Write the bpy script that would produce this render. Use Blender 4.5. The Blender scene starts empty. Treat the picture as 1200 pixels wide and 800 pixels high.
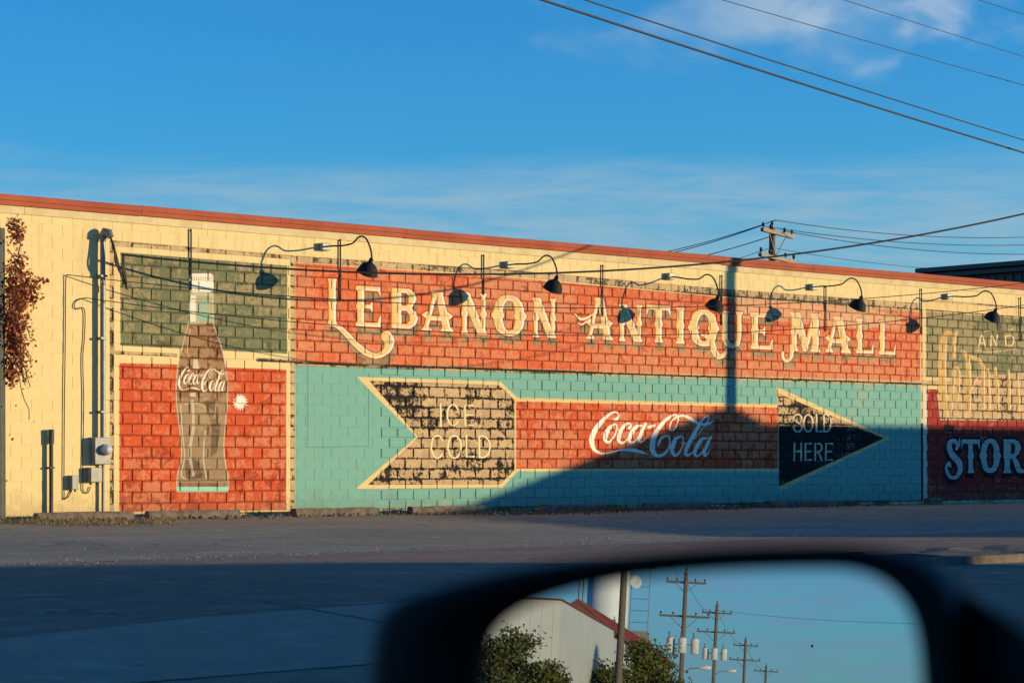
import bpy, bmesh, math, random
import numpy as np
from mathutils import Vector, Matrix

random.seed(7)
rng = np.random.default_rng(11)
R = math.radians
SC = bpy.context.scene
COL = SC.collection

# ------------------------------------------------------------------ camera
# The mural wall runs along +X at y = 0 and faces -Y.  The car stands 35 m away, parallel to it.
FPX, AXIS = 2700.0, R(48.202)                       # focal length in 1200-wide pixels, view axis from +X
EYE = Vector((-19.783, -35.298, 1.0))
FWD = Vector((math.cos(AXIS), math.sin(AXIS), 0)); RGT = Vector((math.sin(AXIS), -math.cos(AXIS), 0)); UP = Vector((0, 0, 1))
cam_d = bpy.data.cameras.new('camera'); cam = bpy.data.objects.new('camera', cam_d); COL.objects.link(cam)
cam.location = EYE; cam.rotation_euler = (R(90), 0, AXIS - R(90))
cam_d.sensor_width = 36; cam_d.lens = 36 * FPX / 1200; cam_d.shift_y = 142 / 1200
cam_d.clip_start = 0.05; cam_d.clip_end = 4000
cam_d.dof.use_dof = True; cam_d.dof.focus_distance = 47; cam_d.dof.aperture_fstop = 10
SC.camera = cam

# ------------------------------------------------------------------ world, sun, exposure
SUN_EL, SUN_H = R(5.8), Vector((0.694, -0.720, 0)).normalized()
SUN = Vector((SUN_H.x * math.cos(SUN_EL), SUN_H.y * math.cos(SUN_EL), math.sin(SUN_EL)))
world = bpy.data.worlds.new('World'); SC.world = world; world.use_nodes = True


def nn(nt, typ, **kw):
    n = nt.nodes.new(typ)
    for k, v in kw.items():
        if k in n.inputs.keys() and not hasattr(n, k):
            n.inputs[k].default_value = v
        else:
            setattr(n, k, v)
    return n


def mth(nt, op, a, b=None, c=None, clamp=False):
    n = nt.nodes.new('ShaderNodeMath'); n.operation = op; n.use_clamp = clamp
    for i, v in enumerate((a, b, c)):
        if v is None: continue
        if isinstance(v, (int, float)): n.inputs[i].default_value = v
        else: nt.links.new(v, n.inputs[i])
    return n.outputs[0]


def mixc(nt, fac, a, b, blend='MIX'):
    n = nt.nodes.new('ShaderNodeMix'); n.data_type = 'RGBA'; n.blend_type = blend
    for sock, v in ((n.inputs['Factor'], fac), (n.inputs[6], a), (n.inputs[7], b)):
        if isinstance(v, (int, float)): sock.default_value = v
        elif isinstance(v, tuple): sock.default_value = (*v[:3], 1)
        else: nt.links.new(v, sock)
    return n.outputs[2]


def mapr(nt, v, a, b, c=0.0, d=1.0, smooth=True):
    n = nt.nodes.new('ShaderNodeMapRange'); n.interpolation_type = 'SMOOTHSTEP' if smooth else 'LINEAR'
    nt.links.new(v, n.inputs[0])
    for i, x in enumerate((a, b, c, d)): n.inputs[i + 1].default_value = x
    return n.outputs[0]


def noise(nt, vec, scale, detail=4, rough=.55, dist=0.0):
    n = nt.nodes.new('ShaderNodeTexNoise'); n.inputs['Scale'].default_value = scale
    n.inputs['Detail'].default_value = detail; n.inputs['Roughness'].default_value = rough; n.inputs['Distortion'].default_value = dist
    if vec is not None: nt.links.new(vec, n.inputs['Vector'])
    return n.outputs['Fac']


def build_world():
    nt = world.node_tree; nt.nodes.clear()
    out = nn(nt, 'ShaderNodeOutputWorld'); bg = nn(nt, 'ShaderNodeBackground')
    bg.inputs['Strength'].default_value = 0.15
    sky = nn(nt, 'ShaderNodeTexSky'); sky.sky_type = 'NISHITA'; sky.sun_disc = False
    sky.sun_elevation = SUN_EL; sky.sun_rotation = math.atan2(SUN_H.x, SUN_H.y)
    sky.altitude = 200; sky.air_density = 1.0; sky.dust_density = 0.15; sky.ozone_density = 4.0
    # thin high veil low on the horizon and a few soft clouds, by azimuth and elevation
    tc = nn(nt, 'ShaderNodeTexCoord'); sep = nn(nt, 'ShaderNodeSeparateXYZ'); nt.links.new(tc.outputs['Generated'], sep.inputs[0])
    el = mth(nt, 'MULTIPLY', mth(nt, 'ARCSINE', sep.outputs[2]), 180 / math.pi)
    az = mth(nt, 'MULTIPLY', mth(nt, 'ARCTAN2', sep.outputs[1], sep.outputs[0]), 180 / math.pi)
    cx = nn(nt, 'ShaderNodeCombineXYZ'); nt.links.new(mth(nt, 'MULTIPLY', az, .12), cx.inputs[0]); nt.links.new(mth(nt, 'MULTIPLY', el, .9), cx.inputs[1])
    cv = cx.outputs[0]
    n1 = noise(nt, cv, .8, 6, .6, .4); n2 = noise(nt, cv, 2.6, 8, .62, .3)
    edge = mth(nt, 'ADD', el, mth(nt, 'MULTIPLY', mth(nt, 'SUBTRACT', n1, .5), 2.4))
    veil = mth(nt, 'MULTIPLY', mapr(nt, edge, 8.0, 6.2), mapr(nt, n2, .3, .66, .35, 1.0))
    sat = nn(nt, 'ShaderNodeHueSaturation'); sat.inputs['Saturation'].default_value = 1.1
    nt.links.new(sky.outputs[0], sat.inputs['Color'])
    grade = mixc(nt, 1.0, sat.outputs[0], (0.55, 1.08, 1.30), 'MULTIPLY')
    c1 = mixc(nt, mth(nt, 'MULTIPLY', veil, .74), grade, (1.4, 2.2, 2.8))
    # one grey-white cloud high towards the north-east plus faint ones elsewhere
    px_ = nn(nt, 'ShaderNodeCombineXYZ'); nt.links.new(mth(nt, 'MULTIPLY', az, .55), px_.inputs[0]); nt.links.new(mth(nt, 'MULTIPLY', el, .95), px_.inputs[1])
    puff = noise(nt, px_.outputs[0], .9, 5, .5, .2)
    dx = mth(nt, 'DIVIDE', mth(nt, 'SUBTRACT', az, 41.2), 4.8); dy = mth(nt, 'DIVIDE', mth(nt, 'SUBTRACT', el, 10.9), 1.15)
    rr = mth(nt, 'SQRT', mth(nt, 'ADD', mth(nt, 'MULTIPLY', dx, dx), mth(nt, 'MULTIPLY', dy, dy)))
    cl = mapr(nt, mth(nt, 'SUBTRACT', rr, mth(nt, 'MULTIPLY', mth(nt, 'SUBTRACT', puff, .5), 2.6)), 1.35, -.1)
    cl2 = mth(nt, 'MULTIPLY', mapr(nt, n1, .68, .9), .22)
    cl = mth(nt, 'MAXIMUM', mth(nt, 'MULTIPLY', cl, .62), cl2)
    warm = mth(nt, 'MULTIPLY', mapr(nt, puff, .42, .62), mapr(nt, az, 44, 38))
    ccol = mixc(nt, warm, (1.7, 2.35, 2.9), (3.1, 3.3, 3.35))
    c2 = mixc(nt, cl, c1, ccol)
    nt.links.new(c2, bg.inputs[0]); nt.links.new(bg.outputs[0], out.inputs[0])


build_world()
sl = bpy.data.lights.new('sun', 'SUN'); sl.energy = 3.9; sl.angle = R(0.4); sl.color = (1.0, 0.75, 0.40)
so = bpy.data.objects.new('sun', sl); COL.objects.link(so)
so.rotation_euler = (-SUN).to_track_quat('-Z', 'Y').to_euler(); so.location = (20, -30, 40)
vs = SC.view_settings; vs.view_transform = 'Standard'; vs.look = 'None'; vs.exposure = 0.55; vs.gamma = 1; vs.use_curve_mapping = False
SC.cycles.use_denoising = True; SC.cycles.max_bounces = 6; SC.cycles.sample_clamp_indirect = 6


# ------------------------------------------------------------------ helpers
def wall_at(px, py):
    """photo position on the mural wall -> (x along the wall, height)"""
    d = FWD + RGT * ((px - 600) / FPX) + UP * ((542 - py) / FPX)
    t = -EYE.y / d.y
    p = EYE + d * t
    return p.x, p.z


def srgb(r, g, b):
    f = lambda c: c / 12.92 if c <= .04045 else ((c + .055) / 1.055) ** 2.4
    return tuple(f(v / 255) for v in (r, g, b))


def tag(o, label=None, cat=None, group=None, kind=None):
    if label: o['label'] = label
    if cat: o['category'] = cat
    if group: o['group'] = group
    if kind: o['kind'] = kind
    return o


def empty(name, loc=(0, 0, 0), rz=0.0):
    o = bpy.data.objects.new(name, None); COL.objects.link(o); o.location = loc; o.rotation_euler = (0, 0, rz); o.empty_display_size = .2
    return o


class MB:
    """collects boxes, tubes, prisms ... and links them as ONE mesh object"""
    def __init__(s): s.v = []; s.f = []; s.sm = []

    def add(s, vs, fs, smooth=False):
        k = len(s.v); s.v += [tuple(v) for v in vs]; s.f += [tuple(i + k for i in f) for f in fs]; s.sm += [smooth] * len(fs); return s

    def box(s, x0, x1, y0, y1, z0, z1, bev=0.0):
        if bev <= 0:
            vs = [(x, y, z) for z in (z0, z1) for y in (y0, y1) for x in (x0, x1)]
            return s.add(vs, [(0, 2, 3, 1), (4, 5, 7, 6), (0, 1, 5, 4), (2, 6, 7, 3), (0, 4, 6, 2), (1, 3, 7, 5)])
        b = bmesh.new(); bmesh.ops.create_cube(b, size=1)
        for v in b.verts: v.co = ((x0 + x1) / 2 + v.co.x * (x1 - x0), (y0 + y1) / 2 + v.co.y * (y1 - y0), (z0 + z1) / 2 + v.co.z * (z1 - z0))
        bmesh.ops.bevel(b, geom=b.edges[:], offset=bev, segments=2, affect='EDGES', profile=.5)
        b.verts.index_update()
        s.add([v.co[:] for v in b.verts], [[v.index for v in f.verts] for f in b.faces]); b.free(); return s

    def tube(s, pts, r, n=8, caps=True):
        pts = [Vector(p) for p in pts]; m = len(pts)
        rs = r if isinstance(r, (list, tuple)) else [r] * m
        rings = []; ref = None
        for i, p in enumerate(pts):
            d = (pts[min(i + 1, m - 1)] - pts[max(i - 1, 0)])
            d = d.normalized() if d.length > 1e-9 else Vector((0, 0, 1))
            if ref is None: ref = Vector((0, 0, 1)) if abs(d.z) < .9 else Vector((1, 0, 0))
            a = (ref - d * ref.dot(d)); a = a.normalized() if a.length > 1e-6 else d.orthogonal().normalized()
            ref = a; b = d.cross(a)
            rings.append([p + (a * math.cos(2 * math.pi * k / n) + b * math.sin(2 * math.pi * k / n)) * rs[i] for k in range(n)])
        vs = [v for g in rings for v in g]; fs = []
        for i in range(m - 1):
            for k in range(n):
                k2 = (k + 1) % n; fs.append((i * n + k, i * n + k2, (i + 1) * n + k2, (i + 1) * n + k))
        s.add(vs, fs, True)
        if caps: s.add(rings[0], [tuple(range(n))[::-1]]); s.add(rings[-1], [tuple(range(n))])
        return s

    def lathe(s, c, axis, prof, n=20, caps=True):
        """prof = [(distance along axis, radius)]"""
        c = Vector(c); d = Vector(axis).normalized(); a = d.orthogonal().normalized(); b = d.cross(a)
        vs = [c + d * h + (a * math.cos(2 * math.pi * k / n) + b * math.sin(2 * math.pi * k / n)) * r for h, r in prof for k in range(n)]
        fs = [(i * n + k, i * n + (k + 1) % n, (i + 1) * n + (k + 1) % n, (i + 1) * n + k) for i in range(len(prof) - 1) for k in range(n)]
        s.add(vs, fs, True)
        if caps: s.add(vs[:n], [tuple(range(n))[::-1]]); s.add(vs[-n:], [tuple(range(n))])
        return s

    def prism(s, poly, off):
        """polygon (3-D points) swept by the vector off"""
        poly = [Vector(p) for p in poly]; off = Vector(off); n = len(poly)
        vs = poly + [p + off for p in poly]
        fs = [tuple(range(n)), tuple(range(n, 2 * n))[::-1]] + [(i, i + n, (i + 1) % n + n, (i + 1) % n) for i in range(n)]
        return s.add(vs, fs)

    def build(s, name, mat, parent=None, loc=None):
        me = bpy.data.meshes.new(name); me.from_pydata(s.v, [], s.f); me.update()
        if any(s.sm): me.polygons.foreach_set('use_smooth', s.sm)
        b = bmesh.new(); b.from_mesh(me); bmesh.ops.recalc_face_normals(b, faces=b.faces[:]); b.to_mesh(me); b.free()
        if mat: me.materials.append(mat)
        o = bpy.data.objects.new(name, me); COL.objects.link(o)
        if parent: o.parent = parent
        if loc: o.location = loc
        return o


def copy_tree(o, parent=None):
    c = o.copy(); COL.objects.link(c); c.parent = parent
    for ch in list(o.children): copy_tree(ch, c)
    return c


# ------------------------------------------------------------------ materials
def mat(name, col, rough=.7, metal=0.0, var=.0, scale=3.0, col2=None, bump=0.0, bscale=30.0, spec=None):
    m = bpy.data.materials.new(name); m.use_nodes = True; nt = m.node_tree
    b = nt.nodes['Principled BSDF']; b.inputs['Roughness'].default_value = rough; b.inputs['Metallic'].default_value = metal
    if spec is not None: b.inputs['Specular IOR Level'].default_value = spec
    pos = nn(nt, 'ShaderNodeNewGeometry').outputs['Position']
    if var > 0 or col2:
        n = noise(nt, pos, scale, 6, .6)
        c2 = col2 or tuple(max(0, c * (1 - var)) for c in col)
        c1 = col if col2 else tuple(min(1, c * (1 + var)) for c in col)
        nt.links.new(mixc(nt, mapr(nt, n, .3, .7), c1, c2), b.inputs['Base Color'])
    else:
        b.inputs['Base Color'].default_value = (*col, 1)
    if bump > 0:
        bm = nn(nt, 'ShaderNodeBump'); bm.inputs['Strength'].default_value = bump; bm.inputs['Distance'].default_value = .02
        nt.links.new(noise(nt, pos, bscale, 5, .6), bm.inputs['Height']); nt.links.new(bm.outputs[0], b.inputs['Normal'])
    return m


def ground_mat(name, base, dark, light, fine=60.0, patch=.25, cracks=True, bump=.35, rough=.9):
    m = bpy.data.materials.new(name); m.use_nodes = True; nt = m.node_tree; b = nt.nodes['Principled BSDF']
    b.inputs['Roughness'].default_value = rough
    pos = nn(nt, 'ShaderNodeNewGeometry').outputs['Position']
    big = noise(nt, pos, patch, 5, .6, .6); mid = noise(nt, pos, 1.7, 6, .65, .3); fin = noise(nt, pos, fine, 3, .7)
    c = mixc(nt, mapr(nt, big, .35, .65), base, dark)
    c = mixc(nt, mth(nt, 'MULTIPLY', mapr(nt, mid, .5, .68), .8), c, light)
    c = mixc(nt, mth(nt, 'MULTIPLY', mapr(nt, fin, .55, .75), .5), c, light)
    c = mixc(nt, mth(nt, 'MULTIPLY', mapr(nt, fin, .45, .25), .5), c, dark)
    # tyre-polished bands along the street and stains
    mt_ = nn(nt, 'ShaderNodeMapping'); nt.links.new(pos, mt_.inputs[0]); mt_.inputs['Scale'].default_value = (.05, .9, 1)
    trk = noise(nt, mt_.outputs[0], 1.0, 4, .6, .5); spot = noise(nt, pos, 6.5, 6, .75, .2)
    c = mixc(nt, mth(nt, 'MULTIPLY', mapr(nt, trk, .42, .62), .45), c, dark)
    c = mixc(nt, mth(nt, 'MULTIPLY', mapr(nt, spot, .55, .66), .8), c, light); c = mixc(nt, mth(nt, 'MULTIPLY', mapr(nt, spot, .45, .33), .8), c, tuple(v_ * .6 for v_ in dark))
    h = mth(nt, 'ADD', fin, mth(nt, 'MULTIPLY', spot, .8))
    if cracks:
        mp = nn(nt, 'ShaderNodeMapping'); nt.links.new(pos, mp.inputs[0]); mp.inputs['Scale'].default_value = (.33, .5, 1)
        va = nn(nt, 'ShaderNodeVectorMath'); va.operation = 'ADD'
        nv = nn(nt, 'ShaderNodeTexNoise'); nv.inputs['Scale'].default_value = .9; nv.inputs['Detail'].default_value = 5; nt.links.new(pos, nv.inputs['Vector'])
        nt.links.new(mp.outputs[0], va.inputs[0]); nt.links.new(nv.outputs['Color'], va.inputs[1])
        vo = nn(nt, 'ShaderNodeTexVoronoi'); vo.feature = 'DISTANCE_TO_EDGE'; vo.inputs['Scale'].default_value = .55; nt.links.new(va.outputs[0], vo.inputs['Vector'])
        cr = mapr(nt, vo.outputs['Distance'], .010, .002)
        cr = mth(nt, 'MULTIPLY', cr, mapr(nt, mid, .42, .58))
        c = mixc(nt, mth(nt, 'MULTIPLY', cr, .8), c, tuple(x * .35 for x in dark))
        h = mth(nt, 'SUBTRACT', h, mth(nt, 'MULTIPLY', cr, 1.2))
    nt.links.new(c, b.inputs['Base Color'])
    bm = nn(nt, 'ShaderNodeBump'); bm.inputs['Strength'].default_value = bump; bm.inputs['Distance'].default_value = .035
    nt.links.new(h, bm.inputs['Height']); nt.links.new(bm.outputs[0], b.inputs['Normal'])
    return m


M = {}
M['lot'] = ground_mat('old_asphalt', (.37, .315, .21), (.265, .225, .15), (.50, .43, .30), 45, .22, True, 1.0)
M['road'] = ground_mat('street_asphalt', (.29, .205, .14), (.20, .145, .10), (.42, .30, .21), 55, .12, True, .9, .9)
M['earth'] = ground_mat('dry_earth', (.17, .13, .085), (.11, .085, .05), (.26, .21, .13), 25, .5, False)
M['stop'] = mat('dirty_concrete', (.20, .165, .125), .95, 0, .3, 7, (.09, .072, .055), .8, 45)
M['concrete'] = mat('weathered_concrete', (.30, .27, .23), .9, 0, .3, 6, (.17, .15, .12), .5, 40)
M['coping'] = mat('red_sheet_metal', (.40, .105, .055), .75, 0, .16, 1.2, (.31, .075, .045), .1, 8, .12)
M['fascia'] = mat('cream_board', (.68, .58, .36), .85, 0, .12, 2.2, (.56, .45, .25), .2, 18, .15)
M['galv'] = mat('galvanised_steel', (.20, .22, .22), .5, .35, .2, 14)
M['greybox'] = mat('grey_enamel', (.24, .25, .24), .5, .1, .15, 9)
M['black_metal'] = mat('black_enamel', (.018, .018, .02), .7, 0, .3, 20, None, 0, 30, .15)
M['cable'] = mat('black_rubber', (.012, .012, .013), .6)
M['glassdome'] = mat('meter_glass', (.55, .57, .58), .15, .2)
M['bulb'] = mat('white_bulb', (.7, .7, .66), .3)
M['wood'] = mat('weathered_pole_wood', (.20, .145, .10), .9, 0, .3, 9, (.11, .08, .06), .4, 30)
M['woodlight'] = mat('weathered_crossarm', (.34, .28, .20), .9, 0, .3, 9, (.22, .18, .13), .4, 30)
M['porcelain'] = mat('brown_porcelain', (.05, .03, .025), .3)
M['transformer'] = mat('pale_grey_paint', (.62, .63, .62), .45, 0, .08, 5)
M['roofing'] = mat('tar_roof', (.06, .06, .06), .95, 0, .3, 2)
M['plainblock'] = mat('plain_block_wall', (.42, .37, .29), .9, 0, .2, 2, None, .3, 20)
M['brownmetal'] = mat('brown_metal_siding', (.07, .045, .04), .5, .0, .2, 1)
M['siding'] = mat('pale_metal_siding', (.62, .60, .52), .5, 0, .05, .4)
M['redroof'] = mat('red_seam_roof', (.24, .075, .05), .7, 0, .2, .7)
M['redtrim'] = mat('red_trim', (.24, .04, .03), .6)
M['silo'] = mat('white_silo_paint', (.70, .69, .64), .6, 0, .06, .3)
M['bark'] = mat('bark', (.11, .085, .06), .95, 0, .3, 12, None, .5, 30)
M['window'] = mat('dark_window', (.02, .025, .03), .08)
M['doorpaint'] = mat('door_paint', (.12, .11, .09), .6)
M['tile'] = mat('stucco', (.45, .38, .30), .9, 0, .15, 1.5)
M['carpaint'] = mat('black_car_paint', (.008, .009, .011), .25)
M['plastic'] = mat('black_plastic', (.004, .004, .005), .6, 0, 0, 3, None, .1, 300, .2)
M['tyre'] = mat('tyre_rubber', (.015, .015, .015), .9)
M['rim'] = mat('alloy_rim', (.4, .4, .42), .35, .8)
M['darkpost'] = mat('dark_green_post', (.045, .055, .05), .7, 0, .3, 6)
gm = bpy.data.materials.new('mirror_glass'); gm.use_nodes = True; b_ = gm.node_tree.nodes['Principled BSDF']
b_.inputs['Base Color'].default_value = (.45, .54, .63, 1); b_.inputs['Metallic'].default_value = 1; b_.inputs['Roughness'].default_value = 0.0
M['mirror'] = gm


def leaf_mat(name, c1, c2, c3, scale=1.2):
    m = bpy.data.materials.new(name); m.use_nodes = True; nt = m.node_tree; b = nt.nodes['Principled BSDF']
    g = nn(nt, 'ShaderNodeNewGeometry'); n = noise(nt, g.outputs['Position'], scale, 3)
    wn = nn(nt, 'ShaderNodeTexWhiteNoise'); wn.noise_dimensions = '1D'; nt.links.new(g.outputs['Random Per Island'], wn.inputs['W'])
    c = mixc(nt, mapr(nt, n, .35, .65), c1, c2); c = mixc(nt, mth(nt, 'MULTIPLY', wn.outputs['Value'], .7), c, c3)
    nt.links.new(c, b.inputs['Base Color']); b.inputs['Roughness'].default_value = .6
    tr = nn(nt, 'ShaderNodeBsdfTranslucent'); nt.links.new(c, tr.inputs[0]); mx = nn(nt, 'ShaderNodeMixShader'); mx.inputs[0].default_value = .3
    nt.links.new(b.outputs[0], mx.inputs[1]); nt.links.new(tr.outputs[0], mx.inputs[2]); nt.links.new(mx.outputs[0], nt.nodes['Material Output'].inputs[0])
    return m


M['leaf'] = leaf_mat('green_leaves', (.085, .12, .02), (.12, .135, .025), (.17, .14, .03))
M['leafdark'] = leaf_mat('dusty_green_leaves', (.08, .105, .025), (.11, .12, .03), (.15, .125, .045))
M['vineleaf'] = leaf_mat('red_vine_leaves', (.46, .07, .035), (.28, .05, .025), (.38, .19, .06), 6)
M['weed'] = leaf_mat('green_weeds', (.07, .10, .025), (.10, .10, .03), (.16, .13, .05), 4)
M['drygrass'] = leaf_mat('dry_grass_blades', (.24, .17, .08), (.17, .12, .06), (.32, .25, .12), 4)
M['litter'] = leaf_mat('dead_leaves', (.12, .075, .035), (.08, .055, .03), (.20, .14, .07), 4)
M['tar'] = mat('tar_crack', (.03, .028, .026), .9)
M['pebble'] = mat('pale_gravel', (.33, .29, .24), .9, 0, .35, 30)


# ------------------------------------------------------------------ the mural: paint colours over the block wall
# Painted by the script itself into a colour map in wall coordinates (x along the wall, z up).
PPM, CX0, CX1, CH = 114.0, -3.0, 33.0, 5.6
CW_, CH_ = int((CX1 - CX0) * PPM), int(CH * PPM)
CREAM, RED, TEAL, GREEN, BLACK = (224, 204, 150), (200, 82, 44), (116, 172, 162), (108, 114, 84), (24, 22, 23)
RAW, TAN, WHITE, YEL, LIQ = (84, 76, 60), (222, 196, 140), (236, 230, 216), (226, 186, 104), (122, 78, 50)
canvas = np.zeros((CH_, CW_, 4), np.float32)
canvas[..., :3] = np.array(CREAM) / 255; canvas[..., 3] = .10


def to_px(pts):
    """photo points -> canvas pixels"""
    o = []
    for x, y in pts:
        s, z = wall_at(x, y); o.append(((s - CX0) * PPM, z * PPM))
    return np.array(o, np.float64)


def cover(poly, cov=None, ss=3):
    """anti-aliased coverage of a canvas-space polygon -> (y0, x0, array)"""
    x0 = max(int(poly[:, 0].min()) - 1, 0); x1 = min(int(poly[:, 0].max()) + 2, CW_)
    y0 = max(int(poly[:, 1].min()) - 1, 0); y1 = min(int(poly[:, 1].max()) + 2, CH_)
    if x1 <= x0 or y1 <= y0: return None
    xs = x0 + (np.arange((x1 - x0) * ss) + .5) / ss; ys = y0 + (np.arange((y1 - y0) * ss) + .5) / ss
    ins = np.zeros((len(ys), len(xs)), bool)
    xa, ya = poly[:, 0], poly[:, 1]; xb, yb = np.roll(xa, -1), np.roll(ya, -1)
    for ax, ay, bx, by in zip(xa, ya, xb, yb):
        if ay == by: continue
        m = (ys >= min(ay, by)) & (ys < max(ay, by))
        if not m.any(): continue
        xi = ax + (ys[m] - ay) / (by - ay) * (bx - ax)
        ins[m] ^= xs[None, :] < xi[:, None]
    a = ins.reshape(y1 - y0, ss, x1 - x0, ss).mean((1, 3))
    return y0, x0, a


def put(y0, x0, a, col, wear, op=1.0):
    h, w = a.shape; reg = canvas[y0:y0 + h, x0:x0 + w]; k = (a * op)[..., None]
    src = np.array([col[0] / 255, col[1] / 255, col[2] / 255, wear], np.float32)
    reg[:] = reg * (1 - k) + src * k


def fill(pts, col, wear=.3, op=1.0):
    c = cover(to_px(pts))
    if c: put(*c, col, wear, op)


def rect(x0, x1, yl0, yr0, yl1, yr1, col, wear=.3):
    fill([(x0, yl0), (x1, yr0), (x1, yr1), (x0, yl1)], col, wear)


def spline(pts, sub=8):
    P = np.array(pts, float); n = len(P); out = []
    for i in range(n - 1):
        p0, p1, p2, p3 = P[max(i - 1, 0)], P[i], P[i + 1], P[min(i + 2, n - 1)]
        for k in range(sub):
            t = k / sub
            out.append(.5 * ((2 * p1) + (-p0 + p2) * t + (2 * p0 - 5 * p1 + 4 * p2 - p3) * t * t + (-p0 + 3 * p1 - 3 * p2 + p3) * t ** 3))
    out.append(P[-1]); return np.array(out)


class Layer:
    """a mask that several strokes are drawn into"""
    def __init__(s): s.m = np.zeros((CH_, CW_), np.float32); s.b = [CH_, 0, CW_, 0]

    def poly(s, pts, canvas_space=False):
        c = cover(np.array(pts) if canvas_space else to_px(pts))
        if c:
            y0, x0, a = c; h, w = a.shape
            s.m[y0:y0 + h, x0:x0 + w] = np.maximum(s.m[y0:y0 + h, x0:x0 + w], a)
            s.b = [min(s.b[0], y0), max(s.b[1], y0 + h), min(s.b[2], x0), max(s.b[3], x0 + w)]

    def cut(s, pts):
        c = cover(to_px(pts))
        if c:
            y0, x0, a = c; h, w = a.shape; s.m[y0:y0 + h, x0:x0 + w] *= (1 - a)

    def stroke(s, pts, w=None, sm=True):
        """pts (x, y[, half width]) in photo pixels"""
        P = [(p[0], p[1], (p[2] if len(p) > 2 else w)) for p in pts]
        Q = spline(P) if sm and len(P) > 2 else np.array(P, float)
        th = np.linspace(0, 2 * math.pi, 12, endpoint=False)
        L, Rr = [], []
        for i in range(len(Q)):
            d = Q[min(i + 1, len(Q) - 1), :2] - Q[max(i - 1, 0), :2]; ln = np.hypot(*d) or 1
            nrm = np.array([-d[1], d[0]]) / ln * max(Q[i, 2], .12)
            L.append(Q[i, :2] + nrm); Rr.append(Q[i, :2] - nrm)
        for i in range(len(Q) - 1): s.poly([L[i], L[i + 1], Rr[i + 1], Rr[i]])
        for i in range(len(Q)):
            r = max(Q[i, 2], .12); s.poly(np.stack([Q[i, 0] + r * np.cos(th), Q[i, 1] + r * np.sin(th)], 1))

    def region(s, pad=0):
        y0, y1, x0, x1 = s.b; y0 = max(0, y0 - pad); x0 = max(0, x0 - pad); y1 = min(CH_, y1 + pad); x1 = min(CW_, x1 + pad)
        return y0, y1, x0, x1

    def paint(s, col, wear, op=1.0, dil=0, shift=(0, 0), cutm=None):
        y0, y1, x0, x1 = s.region(dil + max(abs(shift[0]), abs(shift[1])) + 2)
        a = s.m[y0:y1, x0:x1]
        a = grow(a, dil) if dil else a
        if shift != (0, 0): a = np.roll(a, (shift[1], shift[0]), (0, 1))
        if cutm is not None: a = a * cutm(a)
        put(y0, x0, a, col, wear, op)


def grow(a, n):
    for _ in range(abs(n)):
        f = np.maximum if n > 0 else np.minimum
        b = a.copy()
        for ax, sh in ((0, 1), (0, -1), (1, 1), (1, -1)): b = f(b, np.roll(a, sh, ax))
        a = b
    return a


# --- bare grey-brown block left around the panels
rect(128.5, 133, 283, 283, 604, 604, RAW, .60)
fill([(128.5, 282), (345, 300), (600, 317), (840, 338), (1083, 356), (1083, 366), (840, 347), (600, 324), (345, 307), (128.5, 288)], RAW, .60)
fill([(130, 600), (345, 597.5), (345, 602), (130, 605.5)], RAW, .60)
# --- green panel with its cream frame
fill([(134, 288.5), (342, 304), (342, 421), (134, 411)], CREAM, .12)
fill([(140.5, 296), (336, 311.5), (336, 414.5), (140.5, 405)], GREEN, .42)
fill([(134, 411.3), (207, 414.5), (207, 418), (134, 415)], RAW, .60); fill([(300, 419.5), (342, 421.5), (342, 425.5), (300, 423.5)], RAW, .60)
# --- red panel below it
fill([(134, 416), (340, 426), (340, 599), (134, 602.5)], CREAM, .12)
fill([(139.5, 425.5), (207, 427), (260, 430.5), (335, 433), (335, 597.3), (139.5, 599.5)], RED, .46)
rect(340.2, 345, 303, 304, 598, 598, RAW, .60)
# --- title panel, teal panel
fill([(345.5, 308), (600, 325.5), (840, 348), (1078, 366), (1078, 447), (345.5, 423)], (208, 100, 62), .50)
fill([(860, 350), (1014, 361), (1060, 372), (1014, 386), (862, 372)], (206, 146, 112), .7, .55)
fill([(345, 423), (1083, 448), (1083, 452.5), (345, 428.5)], RAW, .60)
fill([(345, 424.6), (1083, 449.2), (1083, 450.6), (345, 426.2)], (30, 27, 22), .25, .85)
fill([(345.5, 428.5), (1078.5, 452.5), (1080, 585.5), (345.5, 596.8)], TEAL, .10)
fill([(345, 596.8), (1080, 585.5), (1080, 587), (345, 599)], RAW, .60)
Lb = Layer(); Lb.stroke([(360.5, 427), (360.5, 524), (431.5, 522.5), (432, 437)], .45, False); Lb.paint((52, 100, 96), .1, .6)
# --- arrow
arrow = [(418, 441.5), (586, 447), (606, 466), (911, 473.5), (909.5, 453), (1042.5, 513.5), (914, 575), (912, 552.5), (606, 552), (588, 571), (416.5, 572.5), (487.5, 512)]
fill(arrow, TAN, .2)
fill([(433, 446.3), (584.5, 451.5), (602.5, 469), (602.5, 550), (586, 566.8), (431.5, 567.5), (490.5, 512)], BLACK, .56)
fill([(604.5, 470.2), (911, 477.6), (911, 548.5), (604.5, 548.6)], RED, .50)
fill([(911.5, 461), (1035.5, 513.3), (912.5, 569.5)], BLACK, .22)
fill([(911.5, 461), (1035.5, 513.3), (1000, 500), (911.5, 499)], BLACK, .57)  # light painted in: sunlit upper head set paler than the shaded rest


def zf(ox, oy, sc):
    return lambda x, y: (ox + x / sc, oy + y / sc)


def arc(cx, cy, rx, ry, a0, a1, n=22):
    return [(cx + rx * math.cos(R(a0 + (a1 - a0) * k / n)), cy - ry * math.sin(R(a0 + (a1 - a0) * k / n))) for k in range(n + 1)]


def mono(f, strokes, w, col, wear, sm=False):
    L = Layer()
    for st in strokes: L.stroke([f(*p) for p in st], w, sm)
    L.paint(col, wear)


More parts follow.
